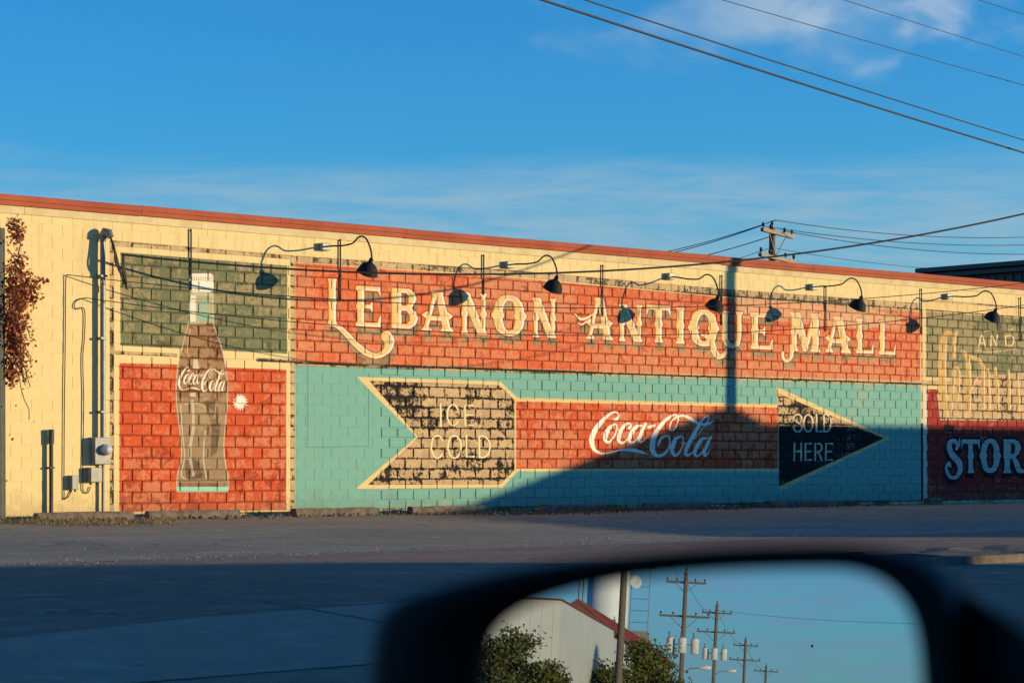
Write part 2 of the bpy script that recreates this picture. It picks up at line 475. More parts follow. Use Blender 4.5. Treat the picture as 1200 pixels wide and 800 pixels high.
z4 = zf(490, 460, 8.889)
mono(z4, [[(232, 112), (232, 350)], arc(360, 232, 60, 110, 35, 325), [(570, 133), (485, 133), (485, 338), (570, 338)], [(485, 232), (565, 232)],
          arc(197, 562, 63, 118, 32, 322), arc(375, 562, 68, 118, 0, 360), [(500, 445), (500, 665), (582, 665)],
          [(635, 450), (635, 672)] + [], [(635, 450)] + arc(665, 561, 80, 111, 85, -85) + [(635, 672)]], 1.2, (240, 222, 172), .12)
z5 = zf(900, 450, 6.154)
mono(z5, [[(240, 248), (232, 225), (210, 218), (188, 232), (190, 258), (215, 278), (238, 298), (238, 328), (212, 343), (188, 330), (183, 308)]], 1.05, (218, 204, 172), .2, True)
mono(z5, [arc(287, 282, 33, 61, 0, 360), [(347, 218), (347, 340), (385, 340)], [(402, 218), (402, 342)], [(402, 218)] + arc(415, 280, 36, 62, 85, -85) + [(402, 342)],
          [(187, 425), (187, 548)], [(235, 425), (235, 548)], [(187, 484), (235, 484)],
          [(310, 428), (266, 428), (266, 545), (310, 545)], [(266, 484), (305, 484)],
          [(338, 548), (338, 428), (365, 428)] + arc(362, 457, 24, 29, 80, -85) + [(338, 486)], [(360, 486), (386, 548)],
          [(460, 428), (414, 428), (414, 545), (460, 545)], [(414, 484), (455, 484)]], 1.05, (218, 204, 172), .2)

# --- flowing script logo, as brush strokes (x, y, half width) in its own frame
SCRIPT = [
    [(270, 148, 5), (300, 146, 13), (316, 118, 9), (296, 90, 7), (248, 102, 9), (188, 152, 16), (130, 222, 21), (96, 294, 23), (94, 350, 21), (116, 400, 15), (165, 430, 9), (240, 424, 6), (330, 404, 8), (420, 402, 17), (495, 418, 13), (558, 441, 1)],
    [(278, 190, 7), (240, 218, 17), (208, 275, 19), (206, 325, 15), (238, 335, 9), (278, 285, 7), (300, 225, 6), (296, 195, 6), (278, 188, 6)], [(296, 235, 4), (330, 236, 4), (352, 222, 4)],
    [(402, 222, 13), (416, 200, 8), (392, 182, 8), (352, 212, 15), (318, 280, 18), (318, 330, 14), (345, 345, 9), (385, 318, 5), (400, 300, 4)],
    [(505, 200, 7), (458, 212, 15), (414, 275, 18), (404, 325, 14), (426, 342, 9), (466, 310, 6), (508, 235, 6)], [(536, 186, 12), (505, 250, 14), (484, 312, 14), (492, 338, 10), (520, 326, 5), (545, 296, 4)],
    [(560, 214, 12), (608, 200, 11)],
    [(640, 366, 6), (656, 322, 12), (690, 288, 8), (722, 290, 6), (738, 330, 6), (728, 388, 8), (688, 436, 12), (640, 450, 14), (602, 424, 20), (592, 366, 23), (612, 284, 21), (660, 204, 17), (720, 142, 13), (770, 114, 8), (802, 128, 6), (802, 182, 6), (770, 236, 6), (744, 238, 6), (738, 206, 6), (762, 152, 7), (806, 126, 9), (852, 120, 10), (905, 142, 14), (956, 174, 14), (1010, 190, 11), (1060, 184, 11), (1110, 156, 1)],
    [(828, 290, 7), (786, 312, 15), (758, 380, 19), (762, 430, 15), (792, 446, 10), (830, 400, 7), (850, 340, 6), (846, 300, 6), (826, 288, 6)], [(832, 340, 4), (858, 352, 4), (882, 344, 4)],
    [(924, 326, 3), (990, 252, 4), (1044, 176, 5), (1064, 138, 6), (1046, 126, 7), (1004, 158, 10), (950, 250, 17), (896, 350, 18), (868, 420, 15), (884, 446, 11), (922, 424, 5), (946, 392, 4)],
    [(1042, 306, 7), (1000, 316, 15), (958, 380, 17), (944, 432, 14), (962, 454, 9), (1002, 424, 6), (1044, 346, 6)], [(1074, 298, 12), (1046, 360, 14), (1022, 424, 14), (1030, 448, 10), (1054, 428, 5), (1072, 398, 4)],
]


def script(f, sc, col, wear, op=1.0):
    L = Layer()
    for st in SCRIPT: L.stroke([(*f(p[0], p[1]), p[2] * sc) for p in st])
    L.paint(col, wear, op)


script(zf(680, 470, 7.0588), 1 / 7.3, (240, 236, 226), .12)

# --- bottle
left = [(222, 343), (222, 362), (220.5, 378), (217, 392), (212, 412), (207.7, 431), (206, 462), (207.7, 484), (211, 511), (212.4, 535), (207.7, 556), (206.7, 573), (209, 576)]
rightp = [(249, 343), (250, 378), (253, 390), (258, 404), (263, 424), (265, 441), (266, 471), (264, 494), (262, 522), (264, 545), (267, 560), (267, 574), (265, 576)]
Ls = [tuple(p) for p in spline(left, 5)]; Rs = [tuple(p) for p in spline(rightp, 5)]
fill(Ls + Rs[::-1], (150, 128, 98), .35)
fill([p for p in Ls if p[1] < 381] + [p for p in Rs if p[1] < 381][::-1], (168, 170, 140), .35)
fill([(231, 360), (237, 352), (243, 352), (245, 376), (231, 377)], (140, 182, 164), .3, .8)
fill([(223, 346), (229, 346), (229, 377), (222, 377)], (232, 226, 206), .3)
fill([p for p in Ls if 379 < p[1] < 470] + [p for p in Rs if 379 < p[1] < 470][::-1], LIQ, .5, .85)
fill([(240, 379), (252, 379), (262, 424), (252, 424)], (104, 58, 40), .4, .6)
for q, c in (([(238, 470), (252, 462), (258, 500), (254, 530), (246, 535), (248, 500)], (66, 48, 34)), ([(216, 540), (226, 536), (238, 545), (240, 560), (218, 562)], (78, 66, 52)), ([(209, 566), (264, 566), (262, 571), (212, 571)], (110, 66, 42))):
    fill(q, c, .5, .45)
fill([(206.7, 570), (267, 570), (266.5, 576), (208, 576.5)], (150, 206, 186), .2)
for st, w, c in (([(a[0], a[1]) for a in left], .7, (205, 216, 190)), (rightp, .7, (205, 216, 190)),
                 ([(222, 386), (219, 410), (222, 422)], .6, (226, 216, 196)), ([(225, 470), (226, 500), (222, 530), (226, 556)], 1.7, (214, 204, 184)),
                 ([(211, 474), (213, 505), (216, 535), (212, 556), (220, 562)], .6, (226, 220, 204)), ([(240, 505), (238, 535), (241, 560)], .7, (220, 212, 194)), ([(253, 470), (251, 490)], .4, (220, 212, 194)),
                 ([(216, 474), (228, 472), (240, 477)], .6, (222, 212, 190))):
    L = Layer(); L.stroke(st, w); L.paint(c, .42, .7)
fill([(221, 324), (223, 320.5), (247, 320.5), (249.5, 324), (250, 340), (246, 343), (225, 343), (221.5, 340)], (236, 230, 214), .3)
for x in np.arange(224, 248, 2.6): fill([(x, 324.5), (x + 1.1, 324.5), (x + 1.1, 328), (x, 328)], (176, 166, 140), .3)
fill([(222.5, 344), (249, 344), (249, 346.5), (222.5, 346.5)], (196, 186, 156), .3); fill([(223, 350), (249.5, 350), (249.5, 351.2), (223, 351.2)], (150, 148, 120), .3)
fill([(226, 421), (231, 421), (233, 432), (225, 432)], WHITE, .4, .75); fill([(222, 460), (229, 460), (229, 465), (222, 465)], WHITE, .4, .7)
script(lambda X, Y: (208.5 + (X - 75) / 1035 * 56, 430 + (Y - 85) / 380 * 29.5), .062, (238, 230, 212), .12)
star = []
for k in range(32):
    a = 2 * math.pi * k / 32; r_ = 9.5 if k % 2 == 0 else 6
    star.append((281 + r_ * math.cos(a), 471 + 1.12 * r_ * math.sin(a)))
fill(star, WHITE, .3)

# --- ornamental title letters: unit-box polygons (x right, y down)
B_ = .30


def stem(x0, x1, y0=0., y1=1., spur=.05, sf=.07):
    """vertical stem with flared ends and a pointed spur at mid height"""
    ym = (y0 + y1) / 2
    return [(x0 - sf, y0), (x1 + sf, y0), (x1, y0 + .10), (x1, ym - .09), (x1 + spur, ym), (x1, ym + .09), (x1, y1 - .10), (x1 + sf, y1), (x0 - sf, y1), (x0, y1 - .10), (x0, ym + .09), (x0 - spur, ym), (x0, ym - .09), (x0, y0 + .10)]


def ring(cx, cy, rx, ry, spur=.07):
    o = []
    for k in range(40):
        a = 2 * math.pi * k / 40; c, s = math.cos(a), math.sin(a)
        x = rx * math.copysign(abs(c) ** .85, c); y = ry * math.copysign(abs(s) ** .85, s)
        if k in (0, 20): x *= 1 + spur / rx
        o.append((cx + x, cy + y))
    return o


GL = {   # letter -> (added polygons, cut polygons)
    'L': ([stem(.16, .42), [(.1, .90), (.90, .90), (1.0, .62), (1.0, 1.0), (.1, 1.0)]], []),
    'l': ([stem(.22, .72, 0, 1.0)], []),
    'E': ([stem(.16, .40), [(.1, 0), (.97, 0), (1, .28), (.9, .12), (.1, .11)], [(.1, .90), (.86, .89), (1.0, .66), (1.0, 1.0), (.1, 1.0)], [(.3, .45), (.6, .45), (.7, .34), (.7, .66), (.6, .55), (.3, .55)]], []),
    'B': ([stem(.16, .40), [(.1, 0), (.70, 0), (.9, .09), (.96, .25), (.86, .42), (.78, .48), (.94, .58), (1.02, .74), (.92, .92), (.72, 1.0), (.1, 1.0)]], [[(.44, .12), (.62, .12), (.68, .2), (.68, .34), (.6, .43), (.44, .43)], [(.44, .56), (.62, .56), (.72, .66), (.72, .8), (.62, .88), (.44, .88)]]),
    'A': ([[(.30, 0), (.66, 0), (.90, .88), (1.02, 1.0), (.58, 1.0), (.66, .88), (.45, .18), (.24, .88), (.34, 1.0), (-.02, 1.0), (.1, .88), (.36, .10)], [(.26, .62), (.62, .62), (.66, .74), (.22, .74)], [(.0, .60), (.2, .5), (.16, .70)], [(.80, .5), (1.0, .6), (.86, .70)]], []),
    'N': ([stem(.10, .26, 0, 1, .05, .07), stem(.78, .92, 0, 1, .05, .07), [(.04, 0), (.36, 0), (.92, 1.0), (.64, 1.0), (.12, .14)]], []),
    'O': ([ring(.5, .5, .48, .5)], [ring(.5, .5, .19, .36, -.05)]),
    'T': ([stem(.38, .64), [(.0, 0), (1, 0), (1.02, .32), (.9, .13), (.1, .13), (-.02, .32)]], []),
    'I': ([stem(.22, .78, 0, 1, .12, .16)], []),
    'Q': ([ring(.5, .48, .48, .5)], [ring(.5, .48, .19, .36, -.05)]),
    'U': ([[(-.02, 0), (.42, 0), (.34, .1), (.34, .72), (.42, .88), (.55, .9), (.68, .82), (.72, .7), (.72, .1), (.64, 0), (1.0, 0), (.92, .1), (.92, .74), (.8, .94), (.52, 1.03), (.22, .96), (.08, .78), (.08, .1)]], []),
    'M': ([stem(.08, .24, 0, 1.0, .04, .06), stem(.70, .92, 0, 1, .05, .06), [(.0, 0), (.34, 0), (.54, .66), (.74, 0), (.80, 0), (.80, .2), (.56, 1.0), (.44, 1.0), (.14, .14)]], []),
    'S': ([], []),
    'R': ([stem(.14, .38), [(.1, 0), (.62, 0), (.82, .1), (.88, .26), (.76, .44), (.62, .52), (.72, .6), (.86, .86), (1.05, .92), (1.05, 1.0), (.78, 1.0), (.66, .94), (.48, .58), (.36, .56), (.1, .56)]], [[(.42, .12), (.56, .12), (.62, .22), (.6, .38), (.5, .44), (.42, .44)]]),
}


def glyph(L, ch, x0, x1, y0, y1, lean=0.0):
    """letter box: photo x0..x1, top y0, bottom y1; the tops fall to the right as the wall recedes"""
    def f(p):
        x = x0 + p[0] * (x1 - x0); slope = (542 - y0) / (3620 - x0); sb = (542 - y1) / (3620 - x0)
        yt = y0 + slope * (x - x0); yb = y1 + sb * (x - x0)
        return x, yt + p[1] * (yb - yt)
    add, cuts = GL[ch]
    T = Layer()
    for p in add: T.poly([f(q) for q in p])
    for p in cuts: T.cut([f(q) for q in p])
    L.m = np.maximum(L.m, T.m)
    if add: L.b = [min(L.b[0], T.b[0]), max(L.b[1], T.b[1]), min(L.b[2], T.b[2]), max(L.b[3], T.b[3])]


def fancy(L, shadow=(134, 122, 92), outline=(160, 56, 40), body=TAN, hi=(238, 232, 222), lo=YEL, wear=.22, drop=(3, -17)):
    pad = 30
    y0, y1, x0, x1 = L.region(pad); a = L.m[y0:y1, x0:x1]
    sh = np.roll(grow(a, 2), (drop[1], drop[0]), (0, 1))
    put(y0, x0, sh, shadow, .5, .9)
    put(y0, x0, grow(a, 3), outline, .4, .95)
    put(y0, x0, a, lo, wear)
    put(y0, x0, np.minimum(a, np.roll(a, 5, 1)), body, wear)
    e = grow(a, -1)
    put(y0, x0, np.clip(e - np.roll(e, -5, 1), 0, 1), hi, .12)
    put(y0, x0, np.clip(e - np.roll(e, 4, 0), 0, 1), hi, .15, .6)


TITLE = [('l', 381, 398, 326, 379), ('E', 413, 446, 334.5, 382), ('B', 455, 489, 337, 384), ('A', 493, 531, 340.5, 387), ('N', 538, 571, 342, 391), ('O', 577, 615, 344.5, 393), ('N', 622, 652, 348.5, 395),
         ('A', 686, 718, 348, 397), ('N', 723, 753, 356, 399.5), ('T', 757, 785, 357, 400.5), ('I', 790, 803.5, 360, 402.5), ('Q', 807, 841, 362.5, 406), ('U', 843, 871, 364, 406.5), ('E', 876, 905, 366, 408.5),
         ('M', 924, 962, 365.5, 411), ('A', 966, 997, 370, 412.5), ('L', 1000, 1023, 373, 413.5), ('L', 1027, 1049, 375.5, 415)]
TL = Layer()
for t_ in TITLE: glyph(TL, *t_)
TL.stroke([(380, 381, .6), (392, 381.5, 2), (402, 388, 3.0), (415, 402, 3.4), (428, 413, 3.4), (441, 417, 3.2), (452, 411, 4.2), (456, 401, 6.0), (452.5, 394, 6.5)])
TL.stroke([(673, 367, .5), (680, 374, 1.6), (690, 371, 1.2), (696, 366, .8)]); TL.stroke([(676, 378, .5), (682, 380, 1.2), (690, 374, .8)])
TL.stroke([(822, 392, 1.5), (832, 398, 3.2), (836, 410, 3.6), (842, 418, 3.2), (849, 414, 2.2), (851, 409, 1)])
TL.stroke([(927, 405, 2.2), (927, 416, 2.4), (922, 423, 2), (917, 419, 1.6), (917, 413, 2.0)])
fancy(TL)
# pale scoured patch over MALL
fill([(868, 352), (1000, 362), (1062, 378), (1050, 386), (960, 378), (870, 366)], (228, 196, 160), .5, .42)

# --- right-hand panels
fill([(1078.5, 350), (1200, 360), (1260, 365), (1260, 588), (1081, 590)], RAW, .7)
fill([(1080, 352), (1200, 361.5), (1260, 366), (1260, 377), (1200, 371.5), (1080, 362)], TAN, .3)
fill([(1080.5, 362), (1085, 362.5), (1085, 446), (1080.5, 446)], TAN, .3); fill([(1081, 452), (1085.5, 452), (1086, 586), (1081.5, 586)], (208, 206, 190), .2); fill([(1078.6, 496), (1081, 496), (1081.5, 586.5), (1079, 586.5)], (20, 34, 48), .2)
fill([(1085, 365), (1260, 378), (1260, 430), (1150, 441), (1085, 441.5)], GREEN, .5)
fill([(1084, 441.5), (1140, 443), (1140, 447), (1084, 446)], TAN, .3); fill([(1084, 452), (1135, 453), (1135, 457), (1084, 456)], TAN, .3)
fill([(1086, 456), (1097, 456), (1101, 492), (1260, 494), (1260, 583), (1087, 585.5)], (150, 40, 36), .28)
fill([(1125, 440), (1260, 436), (1260, 492), (1108, 490), (1104, 456)], RAW, .74)
G5 = zf(1080, 360, 5.7167)


def ghost(strokes, w, col, wear=.4, op=.95):
    L = Layer()
    for st in strokes: L.stroke([(*G5(p[0], p[1]), *( [p[2] / 4.3] if len(p) > 2 else [])) for p in st], w)
    L.paint((120, 60, 44), .6, .35, 2); L.paint(col, wear, op)
    y0, y1, x0, x1 = L.region(4); e = grow(L.m[y0:y1, x0:x1], -1)
    put(y0, x0, np.clip(e - np.roll(e, -4, 1), 0, 1), (236, 228, 206), .3, .8)


ghost([[(232, 160, 2), (222, 195, 8), (212, 260, 10), (215, 330, 9)], [(222, 200, 6), (190, 178, 12), (158, 188, 18), (140, 260, 20), (136, 380, 20), (138, 500, 20), (150, 620, 17), (165, 720, 10)],
       [(195, 690, 8), (205, 560, 10), (215, 430, 9), (232, 405, 8), (245, 450, 10), (240, 560, 10), (228, 690, 10)],
       [(272, 295, 8), (300, 330, 10), (312, 420, 13), (312, 560, 13), (312, 690, 13)], [(305, 330, 10), (370, 350, 9), (408, 400, 9), (410, 520, 10), (410, 670, 11)],
       [(320, 560, 6), (370, 470, 6)], [(440, 420, 8), (448, 560, 9), (452, 670, 9)], [(490, 410, 8), (505, 540, 10), (505, 680, 10)], [(580, 430, 8), (582, 560, 9), (584, 680, 9)], [(640, 480, 7), (648, 600, 8), (650, 690, 8)]], None, (214, 174, 100), .44, .9)
ghost([[(380, 265), (400, 185), (425, 262)], [(388, 238), (420, 238)], [(462, 262), (466, 188), (500, 258), (502, 186)], [(560, 190), (562, 258)], [(560, 190), (600, 192), (615, 222), (600, 255), (562, 258)]], .8, (226, 190, 120), .25, .95)
ghost([[(405, 165), (470, 155), (540, 160), (610, 145)], [(370, 290), (440, 300), (540, 292), (630, 280)]], .5, TAN, .45, .8)
ST = Layer()
for a_ in (('T', 1126.5, 1147.5, 514.5, 554), ('O', 1148.5, 1171.5, 513.5, 554), ('R', 1173, 1199.5, 514.5, 554)): glyph(ST, *a_)
zs = zf(1080, 490, 7.275)
ST.stroke([(*zs(x, y), r / 7.275) for x, y, r in [(318, 170, 3), (318, 215, 10), (296, 262, 11), (305, 225, 16), (275, 192, 18), (240, 205, 20), (232, 255, 22), (262, 315, 26), (312, 370, 26), (326, 430, 22), (300, 490, 18), (260, 505, 15), (222, 475, 15), (208, 420, 12), (228, 380, 13), (240, 410, 10)]])
y0, y1, x0, x1 = ST.region(24); a = ST.m[y0:y1, x0:x1]
put(y0, x0, np.maximum(grow(a, 7), np.roll(grow(a, 6), (-9, -6), (0, 1))), (16, 17, 20), .12)
put(y0, x0, a, (206, 206, 194), .12); e = grow(a, -3); put(y0, x0, e, (186, 186, 176), .2, .8)
fill([(1105, 497), (1118, 498), (1116, 506), (1106, 505)], (16, 17, 20), .1, .9)

mural = bpy.data.images.new('mural_paint', CW_, CH_, alpha=True, float_buffer=False)
mural.colorspace_settings.name = 'sRGB'; mural.alpha_mode = 'CHANNEL_PACKED'
mural.pixels.foreach_set(np.clip(canvas, 0, 1).astype(np.float32).ravel()); mural.update(); mural.pack()


def paint_mat(name, mortar=False):
    m = bpy.data.materials.new(name); m.use_nodes = True; nt = m.node_tree; b = nt.nodes['Principled BSDF']
    pos = nn(nt, 'ShaderNodeNewGeometry').outputs['Position']
    sp = nn(nt, 'ShaderNodeSeparateXYZ'); nt.links.new(pos, sp.inputs[0])
    u = mth(nt, 'DIVIDE', mth(nt, 'SUBTRACT', sp.outputs[0], CX0), CX1 - CX0); v = mth(nt, 'DIVIDE', sp.outputs[2], CH)
    cb = nn(nt, 'ShaderNodeCombineXYZ'); nt.links.new(u, cb.inputs[0]); nt.links.new(v, cb.inputs[1])
    im = nn(nt, 'ShaderNodeTexImage'); im.image = mural; im.extension = 'EXTEND'; nt.links.new(cb.outputs[0], im.inputs[0])
    # flat coordinates on the face, so both sides of a bevel agree
    fl = nn(nt, 'ShaderNodeCombineXYZ'); nt.links.new(sp.outputs[0], fl.inputs[0]); nt.links.new(sp.outputs[2], fl.inputs[1]); P2 = fl.outputs[0]
    row = mth(nt, 'FLOOR', mth(nt, 'DIVIDE', mth(nt, 'SUBTRACT', sp.outputs[2], Z_BASE), COURSE))
    cellx = mth(nt, 'FLOOR', mth(nt, 'ADD', mth(nt, 'DIVIDE', sp.outputs[0], BLOCK), mth(nt, 'MULTIPLY', mth(nt, 'MODULO', row, 2.0), .5)))
    cc = nn(nt, 'ShaderNodeCombineXYZ'); nt.links.new(cellx, cc.inputs[0]); nt.links.new(row, cc.inputs[1])
    wn = nn(nt, 'ShaderNodeTexWhiteNoise'); wn.noise_dimensions = '3D'; nt.links.new(cc.outputs[0], wn.inputs['Vector']); cell = wn.outputs['Value']
    big = noise(nt, P2, .55, 4, .6, .4); mid = noise(nt, P2, 3.2, 6, .7, .3); fin = noise(nt, P2, 22, 8, .75)
    mps = nn(nt, 'ShaderNodeMapping'); nt.links.new(P2, mps.inputs[0]); mps.inputs['Scale'].default_value = (5.5, .35, 1)
    drip = noise(nt, mps.outputs[0], 1.0, 5, .6)
    wear = im.outputs['Alpha']
    m2 = noise(nt, P2, 10, 7, .7, .4)
    # how much paint is gone here: fine pits, clumped by larger weathering and a little by block
    k = None
    for src, w_ in ((fin, .9), (m2, .75), (mid, .95), (big, 1.1), (cell, .06), (drip, .42)):
        t_ = mth(nt, 'MULTIPLY', mth(nt, 'SUBTRACT', src, .5), w_); k = t_ if k is None else mth(nt, 'ADD', k, t_)
    thr = mapr(nt, wear, 0.0, 1.0, .40, -.36, False)
    fx = mth(nt, 'FRACT', mth(nt, 'ADD', mth(nt, 'DIVIDE', sp.outputs[0], BLOCK), mth(nt, 'MULTIPLY', mth(nt, 'MODULO', row, 2.0), .5)))
    fz = mth(nt, 'FRACT', mth(nt, 'DIVIDE', mth(nt, 'SUBTRACT', sp.outputs[2], Z_BASE), COURSE))
    ex = mth(nt, 'MULTIPLY', mth(nt, 'MINIMUM', fx, mth(nt, 'SUBTRACT', 1.0, fx)), BLOCK); ez = mth(nt, 'MULTIPLY', mth(nt, 'MINIMUM', fz, mth(nt, 'SUBTRACT', 1.0, fz)), COURSE)
    ed = mth(nt, 'ADD', mth(nt, 'MINIMUM', ex, ez), mth(nt, 'MULTIPLY', mth(nt, 'SUBTRACT', m2, .5), .07))
    edge = mapr(nt, ed, .05, .0); lip = mapr(nt, ed, .018, .002)
    d = mth(nt, 'SUBTRACT', mth(nt, 'SUBTRACT', k, thr), mth(nt, 'MULTIPLY', mth(nt, 'SUBTRACT', edge, .3), .18))
    gone = mapr(nt, d, -.07, .07)
    # paint tone shifts a little from block to block, with streaks and thicker patches
    wsoft = mapr(nt, wear, .08, .4, .25, 1.0)
    tv = mth(nt, 'ADD', mth(nt, 'MULTIPLY', mth(nt, 'SUBTRACT', cell, .5), .11), mth(nt, 'MULTIPLY', mth(nt, 'SUBTRACT', m2, .5), .7))
    tv = mth(nt, 'ADD', tv, mth(nt, 'MULTIPLY', mth(nt, 'SUBTRACT', drip, .5), .25))
    tone = mth(nt, 'ADD', .98, mth(nt, 'MULTIPLY', tv, wsoft))
    tn = nn(nt, 'ShaderNodeCombineColor')
    for i in range(3): nt.links.new(tone, tn.inputs[i])
    paint = mixc(nt, 1.0, im.outputs['Color'], tn.outputs[0], 'MULTIPLY')
    bare = mixc(nt, mapr(nt, mid, .35, .65), (.66, .46, .25), (.45, .32, .18))
    # thicker, darker remains of older paint in ragged patches
    old = noise(nt, P2, 2.1, 9, .72, .6); foot = mapr(nt, sp.outputs[2], 1.6, .1, .0, .05)
    dk = mth(nt, 'MULTIPLY', mapr(nt, mth(nt, 'ADD', old, foot), .565, .625), mth(nt, 'MULTIPLY', mapr(nt, wear, .34, .44), mapr(nt, wear, .54, .50)))
    paint = mixc(nt, mth(nt, 'MULTIPLY', dk, .75), paint, mixc(nt, 1.0, paint, (.50, .33, .30), 'MULTIPLY')); gone = mth(nt, 'MULTIPLY', gone, mth(nt, 'SUBTRACT', 1.0, mth(nt, 'MULTIPLY', dk, .7)))
    if mortar:
        grime = mixc(nt, mth(nt, 'MULTIPLY', mapr(nt, wear, .12, .56), .68), (1, 1, 1), (.14, .11, .09))
        col = mixc(nt, 1.0, paint, grime, 'MULTIPLY')
    else:
        worn = mixc(nt, mapr(nt, wear, .505, .55), mixc(nt, .40, paint, bare), bare)
        col = mixc(nt, mth(nt, 'MULTIPLY', gone, .95), paint, worn)
        # dirt clinging to some pits
        pit = mth(nt, 'MULTIPLY', mapr(nt, fin, .36, .27), mapr(nt, wear, .12, .6, .05, .75))
        col = mixc(nt, pit, col, (.055, .045, .035))
        col = mixc(nt, mth(nt, 'MULTIPLY', lip, mapr(nt, wear, .13, .56, .0, .60)), col, mixc(nt, .75, paint, (.03, .022, .018)))
        # rain streaks below the coping, splashed dirt at the foot, on whatever paint is there
        st_ = mth(nt, 'MULTIPLY', mapr(nt, drip, .50, .68), mapr(nt, sp.outputs[2], 3.6, 5.2, .12, .55)); col = mixc(nt, mth(nt, 'MULTIPLY', st_, .55), col, mixc(nt, .7, col, (.16, .12, .07)))
        ft_ = mth(nt, 'MULTIPLY', mapr(nt, mth(nt, 'ADD', sp.outputs[2], mth(nt, 'MULTIPLY', mth(nt, 'SUBTRACT', mid, .5), 1.2)), .55, .05), .5); col = mixc(nt, ft_, col, mixc(nt, .6, col, (.14, .10, .06)))
    nt.links.new(col, b.inputs['Base Color'])
    b.inputs['Roughness'].default_value = .8; b.inputs['Specular IOR Level'].default_value = .25
    bm = nn(nt, 'ShaderNodeBump'); bm.inputs['Strength'].default_value = .35; bm.inputs['Distance'].default_value = .006
    nt.links.new(mth(nt, 'SUBTRACT', fin, mth(nt, 'MULTIPLY', gone, .25)), bm.inputs['Height']); nt.links.new(bm.outputs[0], b.inputs['Normal'])
    return m


COURSE, BLOCK, Z_BASE = .2032, .4064, .068
M['paint'] = paint_mat('painted_block'); M['mortar'] = paint_mat('painted_mortar', True)


# ------------------------------------------------------------------ ground, road, lot
def sheet(name, x0, x1, y0, y1, z, m, nx=1, ny=1, kind='structure'):
    vs = [(x0 + (x1 - x0) * i / nx, y0 + (y1 - y0) * j / ny, z) for j in range(ny + 1) for i in range(nx + 1)]
    fs = [(j * (nx + 1) + i, j * (nx + 1) + i + 1, (j + 1) * (nx + 1) + i + 1, (j + 1) * (nx + 1) + i) for j in range(ny) for i in range(nx)]
    return tag(MB().add(vs, fs).build(name, m), kind=kind)


sheet('ground', -1500, 1500, -1500, 1500, -.012, M['earth'])
sheet('parking_lot', -60, 60, -15.6, .05, -.004, M['lot'])
sheet('road', -600, 300, -44, -15.0, 0.0, M['road'])
patch = MB().add([(-15.5, -24.6, .004), (-11.5, -22.9, .004), (-8.0, -22.2, .004), (-4.0, -22.8, .004), (-5.5, -24.5, .004), (-9.3, -25.6, .004), (-12.6, -26.3, .004), (-15.0, -26.4, .004)], [tuple(range(8))]).build('road_patch', ground_mat('patch_asphalt', (.34, .25, .18), (.28, .205, .15), (.42, .31, .22), 80, .3, False, .5, .9))
tag(patch, kind='structure')

def crack(pts, w, lab):
    m_ = MB(); q = spline(pts, 6)
    for i in range(len(q) - 1):
        (xa, ya), (xb, yb) = q[i], q[i + 1]; d_ = Vector((xb - xa, yb - ya, 0)).normalized(); nx_, ny_ = -d_.y, d_.x
        wa, wb = w * random.uniform(.5, 1.4), w * random.uniform(.5, 1.4)
        m_.add([(xa + nx_ * wa, ya + ny_ * wa, .0085), (xa - nx_ * wa, ya - ny_ * wa, .0085), (xb - nx_ * wb, yb - ny_ * wb, .0085), (xb + nx_ * wb, yb + ny_ * wb, .0085)], [(0, 1, 2, 3)])
    return tag(m_.build('road_crack', M['tar']), kind='structure')


def gpt(px, py):
    d = FWD + RGT * ((px - 600) / FPX) + UP * ((542 - py) / FPX); p = EYE + d * (-1 / d.z); return (p.x, p.y)


crack([gpt(305, 705), gpt(345, 711), gpt(395, 720), gpt(440, 728), gpt(500, 741)], .012, '')
crack([gpt(-20, 703), gpt(60, 700), gpt(150, 694), gpt(260, 690)], .006, '')
crack([gpt(60, 640), gpt(95, 634), gpt(130, 643)], .012, '')

# ------------------------------------------------------------------ the mural building
bld = empty('commercial_building', (15, 0, 0)); bld_inv = Matrix.Translation((-15, 0, 0))
tag(bld, 'long block building whose wall carries the faded painted signs, red coping on top', 'building')


def on_bld(o): o.parent = bld; o.matrix_parent_inverse = bld_inv; return o


XL, XR, ZT = -3.2, 41.0, 5.40
wall = on_bld(MB().box(XL, XR, 0, .2, -.05, ZT).build('block_wall', M['mortar'])); wall['label'] = 'block wall painted with faded advertising panels and lettering'
for nm, bx in (('side_wall', (XL, XL + .2, .2, 14, -.05, ZT)), ('side_wall', (XR - .2, XR, .2, 14, -.05, ZT)), ('back_wall', (XL, XR, 14, 14.2, -.05, ZT))):
    on_bld(MB().box(*bx).build(nm, M['plainblock']))
on_bld(MB().box(XL + .2, XR - .2, .2, 14, 5.15, 5.3).build('roof', M['roofing']))


def block_mesh(w, h, j, dep, bev, jit=0.0):
    """one block face: front plate, bevels and short sides, 18 triangles; x, z from the block's lower left corner"""
    q = lambda: (random.random() - .5) * jit
    x0, x1, z0, z1 = j / 2, w - j / 2, j / 2, h - j / 2
    o = [(x0, z0), (x1, z0), (x1, z1), (x0, z1)]; i_ = [(x0 + bev, z0 + bev), (x1 - bev, z0 + bev), (x1 - bev, z1 - bev), (x0 + bev, z1 - bev)]
    o = [(x + q(), z + q()) for x, z in o]; i_ = [(x + q() * 1.6, z + q() * 1.6) for x, z in i_]
    v = [(x, -dep, z) for x, z in i_] + [(x, -dep * .35, z) for x, z in o] + [(x, .006, z) for x, z in o]
    f = [(0, 1, 2, 3)] + [(4 + k, 4 + (k + 1) % 4, (k + 1) % 4, k) for k in range(4)] + [(8 + k, 8 + (k + 1) % 4, 4 + (k + 1) % 4, 4 + k) for k in range(4)]
    return v, f


